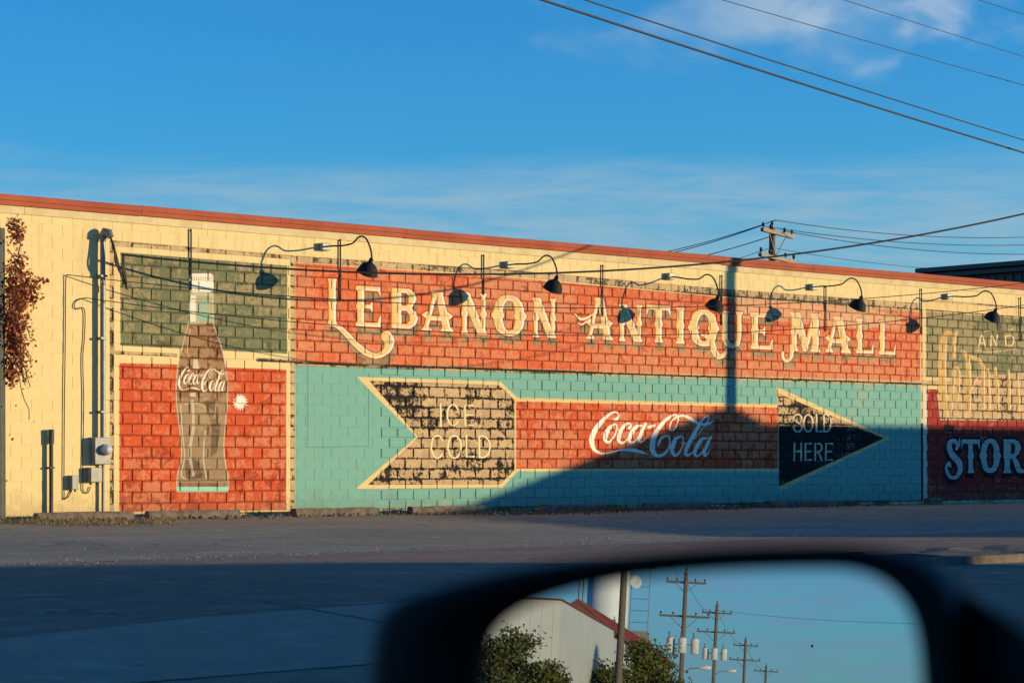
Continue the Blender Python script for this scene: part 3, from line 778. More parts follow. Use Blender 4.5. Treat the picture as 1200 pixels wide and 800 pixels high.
def is_smooth(x, z):     # thick cream paint and thick teal paint fill the joints
    l, zc = x + BLOCK / 2, z + COURSE / 2
    if l < 2.15 or zc > 4.72: return 'smooth'
    if 6.2 < l < 8.4 and .1 < zc < 2.9: return 'smooth'
    return 'rough'


VAR = {'rough': [block_mesh(BLOCK, COURSE, .012 + .003 * (k % 3), .012 + .002 * (k % 4), .008, .011) for k in range(8)],
       'smooth': [block_mesh(BLOCK, COURSE, .004, .0032 + .0006 * k, .004, .003) for k in range(4)]}
HALF = {k: [block_mesh(BLOCK / 2, COURSE, .013 if k == 'rough' else .005, .014 if k == 'rough' else .005, .006, .004)] for k in VAR}
cells = []
ncol = int((XR - XL) / BLOCK)
for row in range(26):
    off = (row % 2) * .5 * BLOCK
    z = Z_BASE + row * COURSE
    k0 = math.floor((XL + off) / BLOCK) + 1
    k1 = math.floor((XR + off) / BLOCK) - 1
    for k in range(k0, k1 + 1): cells.append((k * BLOCK - off, z))
# the 300 that show largest in the photograph are parts of their own, the rest one mass
seen = sorted([c for c in cells if 0.02 < c[0] < 29.5 and c[1] < 5.2], key=lambda c: c[0])
single = set(seen[:300]); meshes = {}
rest_v, rest_f = [], []
for c in cells:
    kind = is_smooth(*c); vi = random.randrange(len(VAR[kind])); v, f = VAR[kind][vi]
    dy = random.uniform(-.002, .002) * (1 if kind == 'rough' else .3)
    if c in single:
        if (kind, vi) not in meshes:
            me = bpy.data.meshes.new('block'); me.from_pydata(v, [], f); me.materials.append(M['paint']); meshes[(kind, vi)] = me
        o = bpy.data.objects.new('block', meshes[(kind, vi)]); COL.objects.link(o); o.location = (c[0], dy, c[1]); o.parent = wall
    else:
        n0 = len(rest_v); rest_v += [(x + c[0], y + dy, z + c[1]) for x, y, z in v]; rest_f += [tuple(i + n0 for i in q) for q in f]
rest = MB().add(rest_v, rest_f).build('block_courses', M['paint'], wall); rest['kind'] = 'stuff'
# plinth strip under the first course, board and red coping above
on_bld(MB().box(XL, XR, -.02, 0.0 - .001, -.05, .062).build('plinth', mat('pale_plinth', (.60, .52, .36), .85, 0, .3, 4, (.30, .25, .18), .4, 30)))
x = XL; k = 0
while x < XR:
    x2 = min(x + 3.66, XR); on_bld(MB().box(x + .004, x2 - .004, -.032, -.001, 5.285, 5.43).build('fascia_board', M['fascia'])); x = x2
x = XL - .1
while x < XR + .1:
    x2 = min(x + 3.05, XR + .1)
    m_ = MB(); prof = [(-.085, 5.425), (-.085, 5.50), (-.100, 5.507), (-.100, 5.596), (-.09, 5.605), (.30, 5.63), (.30, 5.42), (.02, 5.42)]
    m_.prism([(x + .003, y, z) for y, z in prof], (x2 - x - .006, 0, 0)); dz_ = random.uniform(-.006, .006); on_bld(m_.build('coping', M['coping'])).location.z = dz_; x = x2

# ------------------------------------------------------------------ things on the wall
def W(px, py, out=0.0):
    s, z = wall_at(px, py); return Vector((s, -out, z))


def Wf(px, py, out):
    """photo position of something standing out from the wall by `out`"""
    d = FWD + RGT * ((px - 600) / FPX) + UP * ((542 - py) / FPX); t = (-out - EYE.y) / d.y; return EYE + d * t


# gooseneck lamps
ARM = [(.10, 0), (.30, 0), (.6, -.016), (.9, 0), (1.02, .05), (1.10, .10), (1.2, .118), (1.30, .092), (1.38, .03), (1.45, -.08), (1.50, -.2), (1.515, -.33)]
LAMPS = [((378, 289.5), 0, 'at the start of the title, left of all other lamps'), ((594, 310.5), 0, 'above the second half of the first title word'), ((783, 324), -7, 'drooping lowest, above the middle title word'),
         ((950.5, 336.5), 1, 'above the last title word'), ((1108.5, 347.5), -2, 'rightmost, in front of the green right-hand panel')]
for (px, py), tilt, where in LAMPS:
    p = W(px, py, 0); t = empty('gooseneck_lamp', p); ct, stl = math.cos(R(tilt)), math.sin(R(tilt))
    pts = [(0, -(n_ * ct), z_ * ct + n_ * stl) for n_, z_ in ARM]
    MB().box(-.10, .10, -.13, .0, -.07, .07, .012).build('mounting_box', M['greybox'], t)
    MB().tube([(pp[0], pp[1], pp[2]) for pp in [tuple(q) for q in spline(pts, 4)]], .016, 8).build('arm', M['black_metal'], t)
    e_ = Vector(pts[-1]); ax = Vector((0, .48, -.88)).normalized()
    MB().lathe(e_ + Vector((0, 0, .02)), ax, [(0, .022), (.02, .04), (.09, .045), (.11, .05)], 14).build('socket', M['black_metal'], t)
    sh = MB().lathe(e_, ax, [(.075, .048), (.095, .09), (.14, .145), (.20, .178), (.26, .195), (.285, .205), (.29, .21), (.28, .196), (.255, .185), (.20, .168), (.14, .135), (.10, .08)], 24, False).build('shade', M['black_metal'], t)
    MB().lathe(e_, ax, [(.10, .03), (.16, .05), (.21, .055), (.25, .03), (.262, .005)], 12).build('bulb', M['bulb'], t)
    tag(t, 'black gooseneck sign lamp ' + where, 'lamp', 'gooseneck lamps along the mural')

# hanging rods under the fascia
ROD = [(224, 268, 340, 'left of the bottle cap on the green panel'), (399, 280, 352, 'beside the first title letter'), (567, 298, 345, 'over the end of the first title word'), (706.5, 310, 371, 'over the start of the middle title word'),
       (846, 322, 381, 'by the broad pole shadow'), (968, 335, 388, 'over the last title word'), (1080, 338, 392, 'on the border between title and right-hand panel'), (1196, 348, 400, 'at the right end of the green panel')]
for px, ya, yb, wh in ROD:
    a, b = Wf(px, ya, .04), Wf(px, yb, .04); t = empty('hanging_rod', (a.x, 0, b.z)); h = a.z - b.z
    MB().box(-.014, .014, -.045, -.03, 0, h, .003).build('bar', M['black_metal'], t)
    MB().tube([(0, -.035, h - .03), (0, .0, h - .03)], .012, 6).tube([(0, -.035, .05), (0, .0, .05)], .012, 6).build('standoff', M['black_metal'], t)
    tag(t, 'dark upright metal strap ' + wh, 'rod', 'straps hanging below the fascia')

# electric service mast with meter
a = Wf(120.5, 275, .105); g0 = W(119, 606)
mast = empty('service_mast', (a.x, 0, 0))
MB().tube([(0, -.105, 1.32), (0, -.105, a.z - .1)], .046, 12).build('conduit', M['galv'], mast)
MB().tube([(0, -.105, a.z - .12), (0, -.11, a.z - .02), (.02, -.15, a.z + .05), (.05, -.22, a.z + .03), (.06, -.26, a.z - .05)], [.055, .075, .08, .075, .06], 12).build('weatherhead', M['galv'], mast)
for zz in (1.9, 3.2, 4.3): MB().box(-.07, .07, -.16, 0, zz - .02, zz + .02, .005).build('strap', M['galv'], mast)
bx = Wf(120.5, 528, .18); mb = MB().box(-.16 + bx.x - a.x, .17 + bx.x - a.x, -.18, 0, bx.z - .24, bx.z + .24, .012).build('meter_box', M['greybox'], mast)
MB().lathe((bx.x - a.x + .05, -.18, bx.z + .02), (0, -1, 0), [(0, .105), (.03, .105), (.035, .09), (.10, .088), (.13, .07), (.14, .03)], 20).build('meter', M['glassdome'], mb)
MB().tube([(0.02, -.08, bx.z - .24), (0.02, -.08, .0)], .028, 10).build('lower_conduit', M['galv'], mast)
for k in range(5):
    q = [(.06, -.26, a.z - .05), (.10 + .03 * k, -.33, a.z - .25 - .1 * k), (.10 + .05 * k, -.36, a.z - .50 - .09 * k), (.20 + .03 * k, -.38, a.z - .62 - .08 * k), (.24, -.40, a.z - .38)]
    MB().tube([tuple(p) for p in spline(q, 6)], .017, 6).build('drip_loop', M['cable'], mast)
tag(mast, 'grey electric service mast with round meter beside the red bottle panel', 'electric meter')
for px, py, w, h, d_, lb in ((113, 556, .24, .26, .16, 'grey square utility box right under the electric meter'), (88.3, 565, .15, .25, .12, 'small grey telephone box low on the cream wall')):
    p = Wf(px, py, d_); t = empty('utility_box', (p.x, 0, p.z))
    bo = MB().box(-w / 2, w / 2, -d_, 0, -h / 2, h / 2, .01).build('body', M['greybox'], t); MB().box(-w / 2 + .012, w / 2 - .012, -d_ - .008, -d_ + .001, -h / 2 + .012, h / 2 - .012).build('cover', M['greybox'], t)
    MB().tube([(w * .2, -d_ * .5, -h / 2), (w * .2, -d_ * .5, -h / 2 - .04)], .018, 8).build('fitting', M['black_metal'], t)
    tag(t, lb, 'utility box')
p0, p1 = Wf(60, 607, .09), Wf(60, 503, .09); t = empty('standpipe', (p0.x, 0, 0))
MB().tube([(0, -.09, 0), (0, -.09, p1.z - .15)], .036, 10).build('pipe', M['darkpost'], t); MB().tube([(0, -.09, p1.z - .25), (0, -.09, p1.z)], .052, 10).build('cap', M['darkpost'], t); MB().box(-.05, .05, -.13, 0, .9, .93).build('clip', M['darkpost'], t)
tag(t, 'short dark standpipe rising from the ground against the cream wall', 'pipe')
PHONE = [((80, 322), [(77, 330), (76.5, 400), (75.5, 470), (75, 575), (76.5, 583), (80, 582), (84, 574)], 'left of the electric mast, ending at the small box'), ((100, 349), [(90, 352), (87, 358), (90, 362), (99, 363), (99, 395), (97, 420), (98, 470), (97, 560), (98, 575), (103, 577), (106, 570)], 'curling beside the electric mast down to the square box')]
for (px, py), dn, wh in PHONE:
    q = [tuple(Wf(px, py, .06))] + [tuple(Wf(*d_, .03)) for d_ in dn]
    o = MB().tube([tuple(p) for p in spline(q, 5)], .009, 6).build('telephone_wire', M['cable']); tag(o, 'thin wire on the cream wall ' + wh, 'wire')


def span_pts(a, b, sag, n=48):
    a, b = Vector(a), Vector(b); o = []
    for k in range(n + 1):
        t = k / n; p = a.lerp(b, t); p.z -= 4 * sag * t * (1 - t); o.append(p)
    return o


def wire(name, a, b, sag, r, label, cat='wire', group=None, n=48, w=5):
    return tag(MB().tube(span_pts(a, b, sag, n), r, w, False).build(name, M['cable']), label, cat, group)


PX, PY = 29.14, -11.2         # pole in the lot, right of the view; its shadow crosses the wall
wire('service_cable', (2.17, -.40, 4.67), (PX, PY, 9.5), 1.8, .020, 'thick black service cable from the mast rising right over the mural', 'cable', n=70)
wire('drop_wire', tuple(Wf(80, 322, .06)), (PX, PY, 6.7), 1.3, .0085, 'upper of two thin drop wires sagging across the title lettering', 'wire', 'drop wires across the mural', 70)
wire('drop_wire', tuple(Wf(100, 349, .06)), (PX, PY, 6.6), 1.55, .0085, 'lower of two thin drop wires sagging across the title lettering', 'wire', 'drop wires across the mural', 70)


# ------------------------------------------------------------------ utility poles
def utility_pole(loc, h, arms, rz=0.0, r=.15, cans=0, lamp=False, light=False):
    """arms = [(height, half length)]; cans = number of transformers"""
    t = empty('utility_pole', loc, rz)
    MB().tube([(0, 0, -.05), (0, 0, h * .5), (0, 0, h)], [r, r * .87, r * .74], 12).build('shaft', M['wood'], t)
    for ah, hl in arms:
        c = MB().box(-.06, .06, -hl, hl, ah - .06, ah + .06).build('crossarm', M['woodlight'] if light else M['wood'], t); c.location = (-r - .05, 0, 0)
        for s_ in (-1, 1): MB().tube([(-r - .05, s_ * hl * .55, ah - .05), (-r * .9, 0, ah - .05 - hl * .5)], .02, 5).build('brace', M['woodlight'] if light else M['galv'], t)
        for yy in (-hl + .1, -hl * .45, hl * .45, hl - .1): MB().lathe((-r - .05, yy, ah + .06), (0, 0, 1), [(0, .02), (.06, .02), (.07, .055), (.12, .05), (.13, .06), (.18, .04), (.2, .01)], 8).build('insulator', M['porcelain'], t)
    MB().lathe((0, 0, h), (0, 0, 1), [(0, .03), (.12, .03), (.14, .06), (.22, .045), (.26, .01)], 8).build('insulator', M['porcelain'], t)
    spots = [(.0, -.72), (.0, .72), (.42, 0)][:cans]; base = min(a_[0] for a_ in arms) - 2.2
    for sx, sy in spots:
        c = MB().lathe((sx, sy, base), (0, 0, 1), [(0, .2), (.03, .25), (.8, .25), (.83, .26), (.88, .25), (.93, .12), (.95, .04)], 16).build('transformer', M['transformer'], t)
        MB().lathe((sx, sy + .1, base + .9), (0, 0, 1), [(0, .035), (.08, .05), (.16, .03), (.24, .045), (.32, .03), (.4, .01)], 8).build('bushing', M['porcelain'], c)
        MB().box(min(sx, 0) - .02, max(sx, 0) + .02, min(sy, 0) - .02, max(sy, 0) + .02, base + .5, base + .56).build('bracket', M['galv'], c)
    if lamp:
        zl = base - .9
        MB().tube([(0, 0, zl - .3), (0, -.5, zl + .05), (0, -1.1, zl + .12)], .03, 6).build('lamp_arm', M['galv'], t)
        MB().lathe((0, -1.0, zl + .12), (0, -1, .05), [(0, .05), (.12, .1), (.3, .15), (.55, .15), (.7, .1), (.76, .02)], 12).build('lamp_head', M['transformer'], t)
    return t


tag(utility_pole((PX, PY, 0), 11.2, [(10.6, 1.2)], R(20)), 'wooden utility pole in the lot that carries the service cable', 'utility pole')
def at(px, py, Z):
    return EYE + (FWD + RGT * ((px - 600) / FPX) + UP * ((542 - py) / FPX)) * Z


bp = at(905, 262, 80)
bgp = utility_pole((bp.x, bp.y, 0), 9.15, [(8.95, 1.5), (8.08, 1.7)], R(111), .15, light=True)
tag(bgp, 'weathered utility pole with two crossarms rising behind the roof', 'utility pole')
for k, (y0_, yl, yr) in enumerate(((258, 301, 262), (264.5, 304, 272.5), (271, 315, 285), (290, 331, 306))):
    nm_ = ('topmost', 'second', 'third', 'lowest')[k]; c_ = at((909, 892, 921, 904)[k], y0_, 80)
    wire('power_line', at(600, yl, 130), c_, .8, .017 if k < 3 else .011, 'dark power line left of the pole behind the roof, %s of four' % nm_, 'power line', 'power lines behind the roof', 30)
    wire('power_line', c_, at(1330, yr + 5, 92), .5, .015 if k < 3 else .010, 'dark power line right of the pole behind the roof, %s of four' % nm_, 'power line', 'power lines behind the roof', 30)

# overhead lines crossing the top right of the view
OVER = [((3.76, -9.57, 8), (23.54, -4.19, 8), .020, 'thickest overhead line, lowest of five, crossing the upper right sky'), ((4.25, -10.01, 8), (21.83, -5.43, 8), .013, 'overhead line just above the thickest one in the upper right sky'),
        ((11.36, -6.34, 9.5), (23.43, -4.28, 9.5), .008, 'thin overhead line in the middle of five in the upper right sky'), ((13.02, -7.83, 9.5), (20.34, -6.5, 9.5), .007, 'thin overhead line crossing the cloud at upper right'), ((14.87, -9.48, 9.5), (16.53, -9.23, 9.5), .007, 'thin overhead line cutting the top right corner of the sky')]
for A_, B2, r_, lb in OVER:
    A_, B2 = Vector(A_), Vector(B2); d_ = (B2 - A_); d_ /= d_.x
    e0, e1 = A_ + d_ * (-32 - A_.x), A_ + d_ * (62 - A_.x)
    o = MB().tube([tuple(e0 + (e1 - e0) * (k / 60) + Vector((0, 0, .6 * ((2 * k / 60 - 1) ** 2) - .02))) for k in range(61)], r_, 6, False).build('overhead_line', M['cable'])
    tag(o, lb, 'power line', 'overhead lines in the upper right sky')
tag(utility_pole((62.1, 2.6, 0), 10.6, [(9.7, 1.6), (8.3, 1.8)], R(12)), 'wooden utility pole at the far end of the overhead lines', 'utility pole')
tag(utility_pole((-32.1, -17.3, 0), 10.6, [(9.7, 2.2), (8.3, 1.8)], R(12)), 'wooden utility pole at the near end of the overhead lines', 'utility pole')

# ------------------------------------------------------------------ left edge: post with red vine
post = empty('vine_post', (-.37, -.55, 0))
MB().tube([(0, 0, -.05), (0, 0, 4.95)], [.15, .135], 14).build('shaft', M['darkpost'], post)
tag(post, 'dark post at the left edge of the view in front of the wall', 'post')
vine = empty('climbing_vine', (-.43, -.55, 0)); vm = MB(); lm = MB()
anchor = []
for q_ in ([(.2, 5.05), (.38, 4.95), (.44, 4.7), (.40, 4.5), (.44, 4.3), (.55, 4.1), (.66, 3.85), (.7, 3.6)], [(.2, 4.6), (.34, 4.4), (.36, 4.0), (.33, 3.5), (.31, 3.0), (.3, 2.3)], [(.3, 4.3), (.45, 4.15), (.52, 3.9), (.5, 3.6)]):
    vm.tube([tuple(p) for p in spline([(a_, -.12, b_) for a_, b_ in q_], 4)], .012, 6)
for k in range(22):
    z0 = random.uniform(3.0, 4.3); q = [Vector((random.uniform(.2, .32), -.14, z0))]
    for j in range(random.randint(4, 9)):
        q.append(q[-1] + Vector((random.uniform(-.02, .075), random.uniform(-.05, .04), -random.uniform(.08, .2))))
    vm.tube(q, [.008] * len(q), 5); anchor += q
for z0 in np.arange(.8, 4.9, .22): anchor.append(Vector((.22 + random.uniform(-.03, .03), -.13, z0)))


def leaf_quads(mb, c, n, sp, size):
    for _ in range(n):
        p = Vector(c) + Vector((random.gauss(0, sp), random.gauss(0, sp), random.gauss(0, sp)))
        a_ = Vector((random.gauss(0, 1), random.gauss(0, 1), random.gauss(0, 1))).normalized(); b2 = a_.orthogonal().normalized(); s_ = size * random.uniform(.6, 1.4)
        c2 = a_.cross(b2)
        mb.add([p - b2 * s_ * .5, p + c2 * s_ * .42, p + b2 * s_ * .6, p - c2 * s_ * .42], [(0, 1, 2, 3)])


for p in anchor:
    zz = p.z
    dens = 1.0 if 3.0 < zz < 4.3 or zz > 4.6 else (.5 if zz > 2.4 else .12)
    leaf_quads(lm, p, int(12 * dens * random.uniform(.5, 1.3)), .075, .055)
for (dx, z0, z1, wd) in ((.72, 4.10, 3.75, .06), (.56, 4.2, 3.65, .08), (.42, 4.22, 3.4, .06), (.42, 4.95, 4.72, .035), (.33, 5.1, 4.85, .04), (.42, 4.52, 4.3, .035), (.30, 3.5, 2.3, .05)):
    for k in range(int(90 * (z0 - z1))): leaf_quads(lm, (dx + random.gauss(0, wd), -.1 + random.gauss(0, .06), random.uniform(z1, z0)), 4, .05, .066)
vm.build('stem', M['bark'], vine); o = lm.build('leaves', M['vineleaf'], vine); o['kind'] = 'stuff'
tag(vine, 'red autumn climbing vine hanging on the post at the left edge', 'vine')

# ------------------------------------------------------------------ wheel stops, weeds, gravel
STOPS = [(.33, 'leftmost of the row, by the dry weeds'), (2.56, 'second from the left, below the red panel edge'), (5.77, 'below the border of red and teal panels'), (8.56, 'below the tail of the painted arrow'), (11.7, 'lying askew where the wall shadow begins'), (15.0, 'below the white script in shadow'), (18.9, 'below the painted arrowhead'), (24.6, 'far right, below the corner of the dark red panel')]
sb = bmesh.new()
for k, (sx, wh) in enumerate(STOPS):
    y0_ = -.62 if k != 4 else -1.0
    m_ = MB(); L_ = 1.92 if k < 7 else .5
    prof = [(-.10, 0), (-.085, .11), (-.055, .15), (.055, .15), (.085, .11), (.10, 0)]
    seg = 8; vs = []
    for i in range(seg + 1):
        for (yy, zz) in prof: vs.append((L_ * i / seg + random.uniform(-.008, .008), yy + random.uniform(-.006, .006), max(zz + random.uniform(-.008, .006), 0)))
    n_ = len(prof); fs = [(i * n_ + j, i * n_ + (j + 1) % n_, (i + 1) * n_ + (j + 1) % n_, (i + 1) * n_ + j) for i in range(seg) for j in range(n_)] + [tuple(range(n_)), tuple(range(seg * n_, seg * n_ + n_))]
    o = m_.add(vs, fs).build('wheel_stop', M['stop']); o.location = (sx, y0_, 0); o.rotation_euler[2] = random.uniform(-.03, .03) if k != 4 else .12
    tag(o, 'low concrete wheel stop ' + wh, 'wheel stop', 'wheel stops along the wall')
sb.free()


def blades(name, spots, m, label, cat, h=(.08, .25), w=.012, lean=.5):
    mb = MB()
    for (x_, y_, rx, ry, n_) in spots:
        for _ in range(n_):
            px, py = x_ + random.gauss(0, rx), min(y_ + random.gauss(0, ry), -.03); hh = random.uniform(*h); a_ = random.uniform(0, 6.28); l_ = random.uniform(0, lean) * hh
            dx, dy = math.cos(a_), math.sin(a_); qx, qy = -dy * w, dx * w
            mb.add([(px - qx, py - qy, 0), (px + qx, py + qy, 0), (px + qx * .6 + dx * l_ * .4, py + qy * .6 + dy * l_ * .4, hh * .6), (px + dx * l_, py + dy * l_, hh)], [(0, 1, 2, 3)])
    return tag(mb.build(name, m), label, cat, kind='stuff')


blades('dry_grass', [(.0, -2.2, .4, .7, 260), (-.6, -1.2, .5, .6, 160), (.9, -2.8, .35, .3, 170), (.1, -3.2, .5, .4, 140), (1.9, -1.8, .25, .15, 60), (4.6, -1.6, .2, .12, 40)], M['drygrass'], 'dry tan grass at the left foot of the wall', 'grass', (.03, .10), .010, 1.6)
ws = [(random.uniform(-.2, 28), -.10, .18, .05, random.randint(6, 30)) for _ in range(70)] + [(.1, -.5, .25, .2, 120), (3.5, -.3, .5, .1, 90), (13.6, -.9, .5, .2, 140), (1.2, -.5, .4, .1, 70)]
blades('weeds', ws, M['weed'], 'small green weeds along the foot of the wall', 'weeds', (.04, .15), .012, .7)
lt = MB()
for (x_, y_, rx, ry, n_) in [(10.8, -2.0, .9, .5, 420), (13.5, -1.2, .8, .35, 260), (15.8, -1.2, 1.3, .4, 420), (9.4, -1.6, .8, .3, 160), (21, -1.0, 1.0, .3, 220), (1.5, -1.2, 1.6, .4, 260), (6, -.9, 2, .2, 120)]:
    for _ in range(n_):
        p = Vector((x_ + random.gauss(0, rx), min(y_ + random.gauss(0, ry), -.1), random.uniform(.005, .05))); leaf_quads(lt, p, 1, .01, .05)
tag(lt.build('leaf_litter', M['litter']), 'brown leaf litter drifted in front of the wall', 'leaves', kind='stuff')
pb = MB()
ico = [(1, 0, 0), (-1, 0, 0), (0, 1, 0), (0, -1, 0), (0, 0, 1), (0, 0, -.4)]; icf = [(0, 2, 4), (2, 1, 4), (1, 3, 4), (3, 0, 4), (2, 0, 5), (1, 2, 5), (3, 1, 5), (0, 3, 5)]
for _ in range(2600):
    x_ = random.uniform(-11, 14); sp = random.random()
    y_ = -14.6 + random.gauss(0, .5) + (.10 * (x_ + 4)) if sp < .75 else random.uniform(-15.5, -4)
    s_ = random.uniform(.005, .016) * (1.4 if random.random() < .08 else 1); a_ = random.uniform(0, 3)
    pb.add([(x_ + (v[0] * math.cos(a_) - v[1] * math.sin(a_)) * s_ * random.uniform(.7, 1.3), y_ + (v[0] * math.sin(a_) + v[1] * math.cos(a_)) * s_, .002 + v[2] * s_ * .6) for v in ico], icf)
for _ in range(900):
    x_ = random.uniform(-1, 28); y_ = -.08 - abs(random.gauss(0, .35)); s_ = random.uniform(.008, .035); a_ = random.uniform(0, 3)
    pb.add([(x_ + (v[0] * math.cos(a_) - v[1] * math.sin(a_)) * s_ * random.uniform(.7, 1.3), y_ + (v[0] * math.sin(a_) + v[1] * math.cos(a_)) * s_, .002 + v[2] * s_ * .6) for v in ico], icf)
tag(pb.build('gravel', M['pebble']), 'pale loose gravel strewn along the edge of the lot', 'gravel', kind='stuff')
# kerbed verge at the right
kb = empty('verge_island', (4.4, -20.25, 0))
MB().box(-6.2, 8, -1.15, -.99, -.02, .085, .02).box(-6.2, -6.04, -.98, .5, -.02, .085, .02).build('kerb', M['stop'], kb)
vs = [(-6.03 + 14 * i / 28, -.98 + 1.9 * j / 6, (.085 if j < 5 else .04) + random.uniform(-.02, .025)) for j in range(7) for i in range(29)]
MB().add(vs, [(j * 29 + i, j * 29 + i + 1, (j + 1) * 29 + i + 1, (j + 1) * 29 + i) for j in range(6) for i in range(28)]).build('soil', M['earth'], kb)
tag(kb, 'low kerbed island of dry earth at the right edge beyond the mirror', 'kerb')

# ------------------------------------------------------------------ building behind the mural wall, at the right
bb = empty('brown_building', (40, 3, 0))
MB().box(-4, 12, -2.2, 5.2, 0, 6.55).build('wall', M['brownmetal'], bb)
for k in range(24): MB().box(-4.04, -4.002, -2.15 + k * .305, -2.05 + k * .305, 3.0, 6.5).build('rib', M['brownmetal'], bb)
for zz in (6.56, 6.72): MB().box(-4.25 - (zz - 6.56), 12.3, -2.5, 5.4, zz, zz + .13).build('roof_edge', M['brownmetal'], bb)
tag(bb, 'dark brown metal building behind the right end of the roof', 'building')


# ------------------------------------------------------------------ across the street: what shades the lot and the wall
def gable_house():
    t = empty('low_gable_building', (1.5, -45, 0)); Lx, Rx, ridge = -18, 20.05, 3.0
    hl, hr, hp = 3.55, 3.97, 6.05
    MB().prism([(Lx, 0, 0), (Rx, 0, 0), (Rx, 0, hr - .12), (ridge, 0, hp - .12), (Lx, 0, hl - .12)], (0, -15, 0)).build('wall', M['tile'], t)
    for s_, (xa, za, xb, zb) in enumerate(((Lx - .0, hl, ridge, hp), (ridge, hp, Rx, hr))):
        MB().prism([(xa, .0, za - .115), (xb, .0, zb - .115), (xb, 0, zb), (xa, 0, za)], (0, -15, 0)).build('roof', M['redroof'], t)
    for x_ in (-15, -11, -7, 5, 9, 13):
        w_ = MB().box(x_, x_ + 1.4, .002, .05, 1.0, 2.3).build('window', M['window'], t); MB().box(x_ - .08, x_ + 1.48, .002, .08, .9, .998).build('sill', M['concrete'], w_)
    d_ = MB().box(-1, .1, .002, .06, 0, 2.1).build('door', M['doorpaint'], t); MB().box(-.12, -.05, .06, .1, 1.0, 1.1).build('handle', M['galv'], d_)
    tag(t, 'low stucco building with a shallow gable across the street, its shadow fills the foreground', 'building')


gable_house()
sf = empty('false_front_shop', (46, -22, 0))
MB().prism([(-14.0, 0, 0), (-14.0, 0, 3.28), (-6.7, 0, 5.32), (-6.2, 0, 5.30), (-5.3, 0, 5.0), (24, 0, 5.0), (24, 0, 0)], (0, -.3, 0)).build('front_wall', M['tile'], sf)
MB().box(-12, 24, .002, 4, 0, 2.85).build('wall', M['plainblock'], sf); MB().box(-12.2, 24.2, .002, 4.2, 2.86, 2.98).build('roof', M['roofing'], sf)
for x_ in (-11, -5, 1, 7, 13): MB().box(x_, x_ + 1.2, 4.003, 4.04, 1.0, 2.2).build('window', M['window'], sf)
MB().box(17, 18, 4.003, 4.05, 0, 2.1).build('door', M['doorpaint'], sf)
tag(sf, 'one-storey shop with a gabled false front beside the lot', 'building')
cwall = MB().prism([(11.15, -22, -.05), (11.15, -22, 1.185), (31.95, -22, 3.26), (31.95, -22, -.05)], (0, -.25, 0)).build('shading_wall', M['concrete']); tag(cwall, 'unseen concrete wall beside the false-front shop, sloping top shaped to shade the lot', 'wall')  # added out of view, its slope shaped for the slanting shade on the lot

# ------------------------------------------------------------------ down the street behind the car (seen in its mirror)
wh = empty('metal_warehouse', (-119.8, -23.6, 0))
MB().box(-28, 0, .0, 24, 0, 6.5).build('wall', M['siding'], wh)
for k in range(48): MB().box(.002, .010, .25 + k * .5, .29 + k * .5, .1, 6.45).build('rib', M['siding'], wh)
MB().box(-28.1, .06, -.06, 24.1, 6.502, 6.585).build('roof_trim', M['redtrim'], wh)
tag(wh, 'pale metal warehouse with red roof trim seen in the mirror', 'building')
rb = empty('red_roof_shed', (-148.4, -21.4, 0))
MB().prism([(0, -2.15, 0), (0, 3.5, 0), (0, 3.5, 5.55), (0, 0, 8.08), (0, -2.15, 6.5)], (-56, 0, 0)).build('wall', M['siding'], rb)
for yy, zz in ((-2.35, 6.5), (3.7, 5.6)): MB().prism([(0.1, 0, 8.25), (0.1, yy, zz), (0.1, yy, zz - .12), (.1, 0, 8.1)], (-56.3, 0, 0)).build('roof', M['redroof'], rb)
for k in range(30): MB().prism([(-k * 1.9, 0, 8.275), (-k * 1.9, -2.36, 6.53), (-k * 1.9, -2.36, 6.50), (-k * 1.9, 0, 8.24)], (-.05, 0, 0)).build('seam', M['redtrim'], rb)
MB().box(-56, 0, -2.45, -2.36, 6.2, 6.5).build('fascia', M['redtrim'], rb)
MB().prism([(0.012, -2.3, 6.42), (0.012, 0, 8.1), (0.012, .6, 7.6), (.012, .6, 6.3), (.012, -2.3, 6.3)], (.04, 0, 0)).build('gable_panel', M['redroof'], rb)
tag(rb, 'shed with red standing seam roof beside the silo, seen in the mirror', 'building')
si = empty('silo', (-209.8, -17.6, 0))
MB().lathe((0, 0, 0), (0, 0, 1), [(0, 1.75), (24, 1.75), (25.5, .9), (26, .2)], 28).build('shell', M['silo'], si)
for yy in (1.95, 2.3): MB().tube([(1.2, yy, 0), (1.2, yy, 24.5)], .09, 8).build('pipe', M['galv'], si)
tag(si, 'tall white silo behind the red roof, seen in the mirror', 'silo')
at_ = empty('antenna_tower', (-195, -21.4, 0))
MB().box(-.9, .9, -.8, .8, 0, 8.6, .05).build('base', M['concrete'], at_)
for yy in (-.7, .7): MB().tube([(0, yy, 8.6), (0, yy, 15)], .035, 6).build('leg', M['galv'], at_)
for zz in (9.3, 10.2, 11.1, 12.0): MB().tube([(0, -.7, zz), (0, .7, zz)], .025, 6).build('rung', M['galv'], at_)
MB().lathe((.3, .45, 12.3), (.85, -.4, .25), [(0, .08), (.06, .3), (.17, .5), (.19, .5), (.09, .3), (.04, .08)], 18).build('dish', M['transformer'], at_)
MB().box(-.2, .2, -1.0, -.5, 13.4, 14.4).build('beacon', M['redtrim'], at_)
tag(at_, 'antenna tower with a white dish on a concrete base, seen in the mirror', 'antenna')

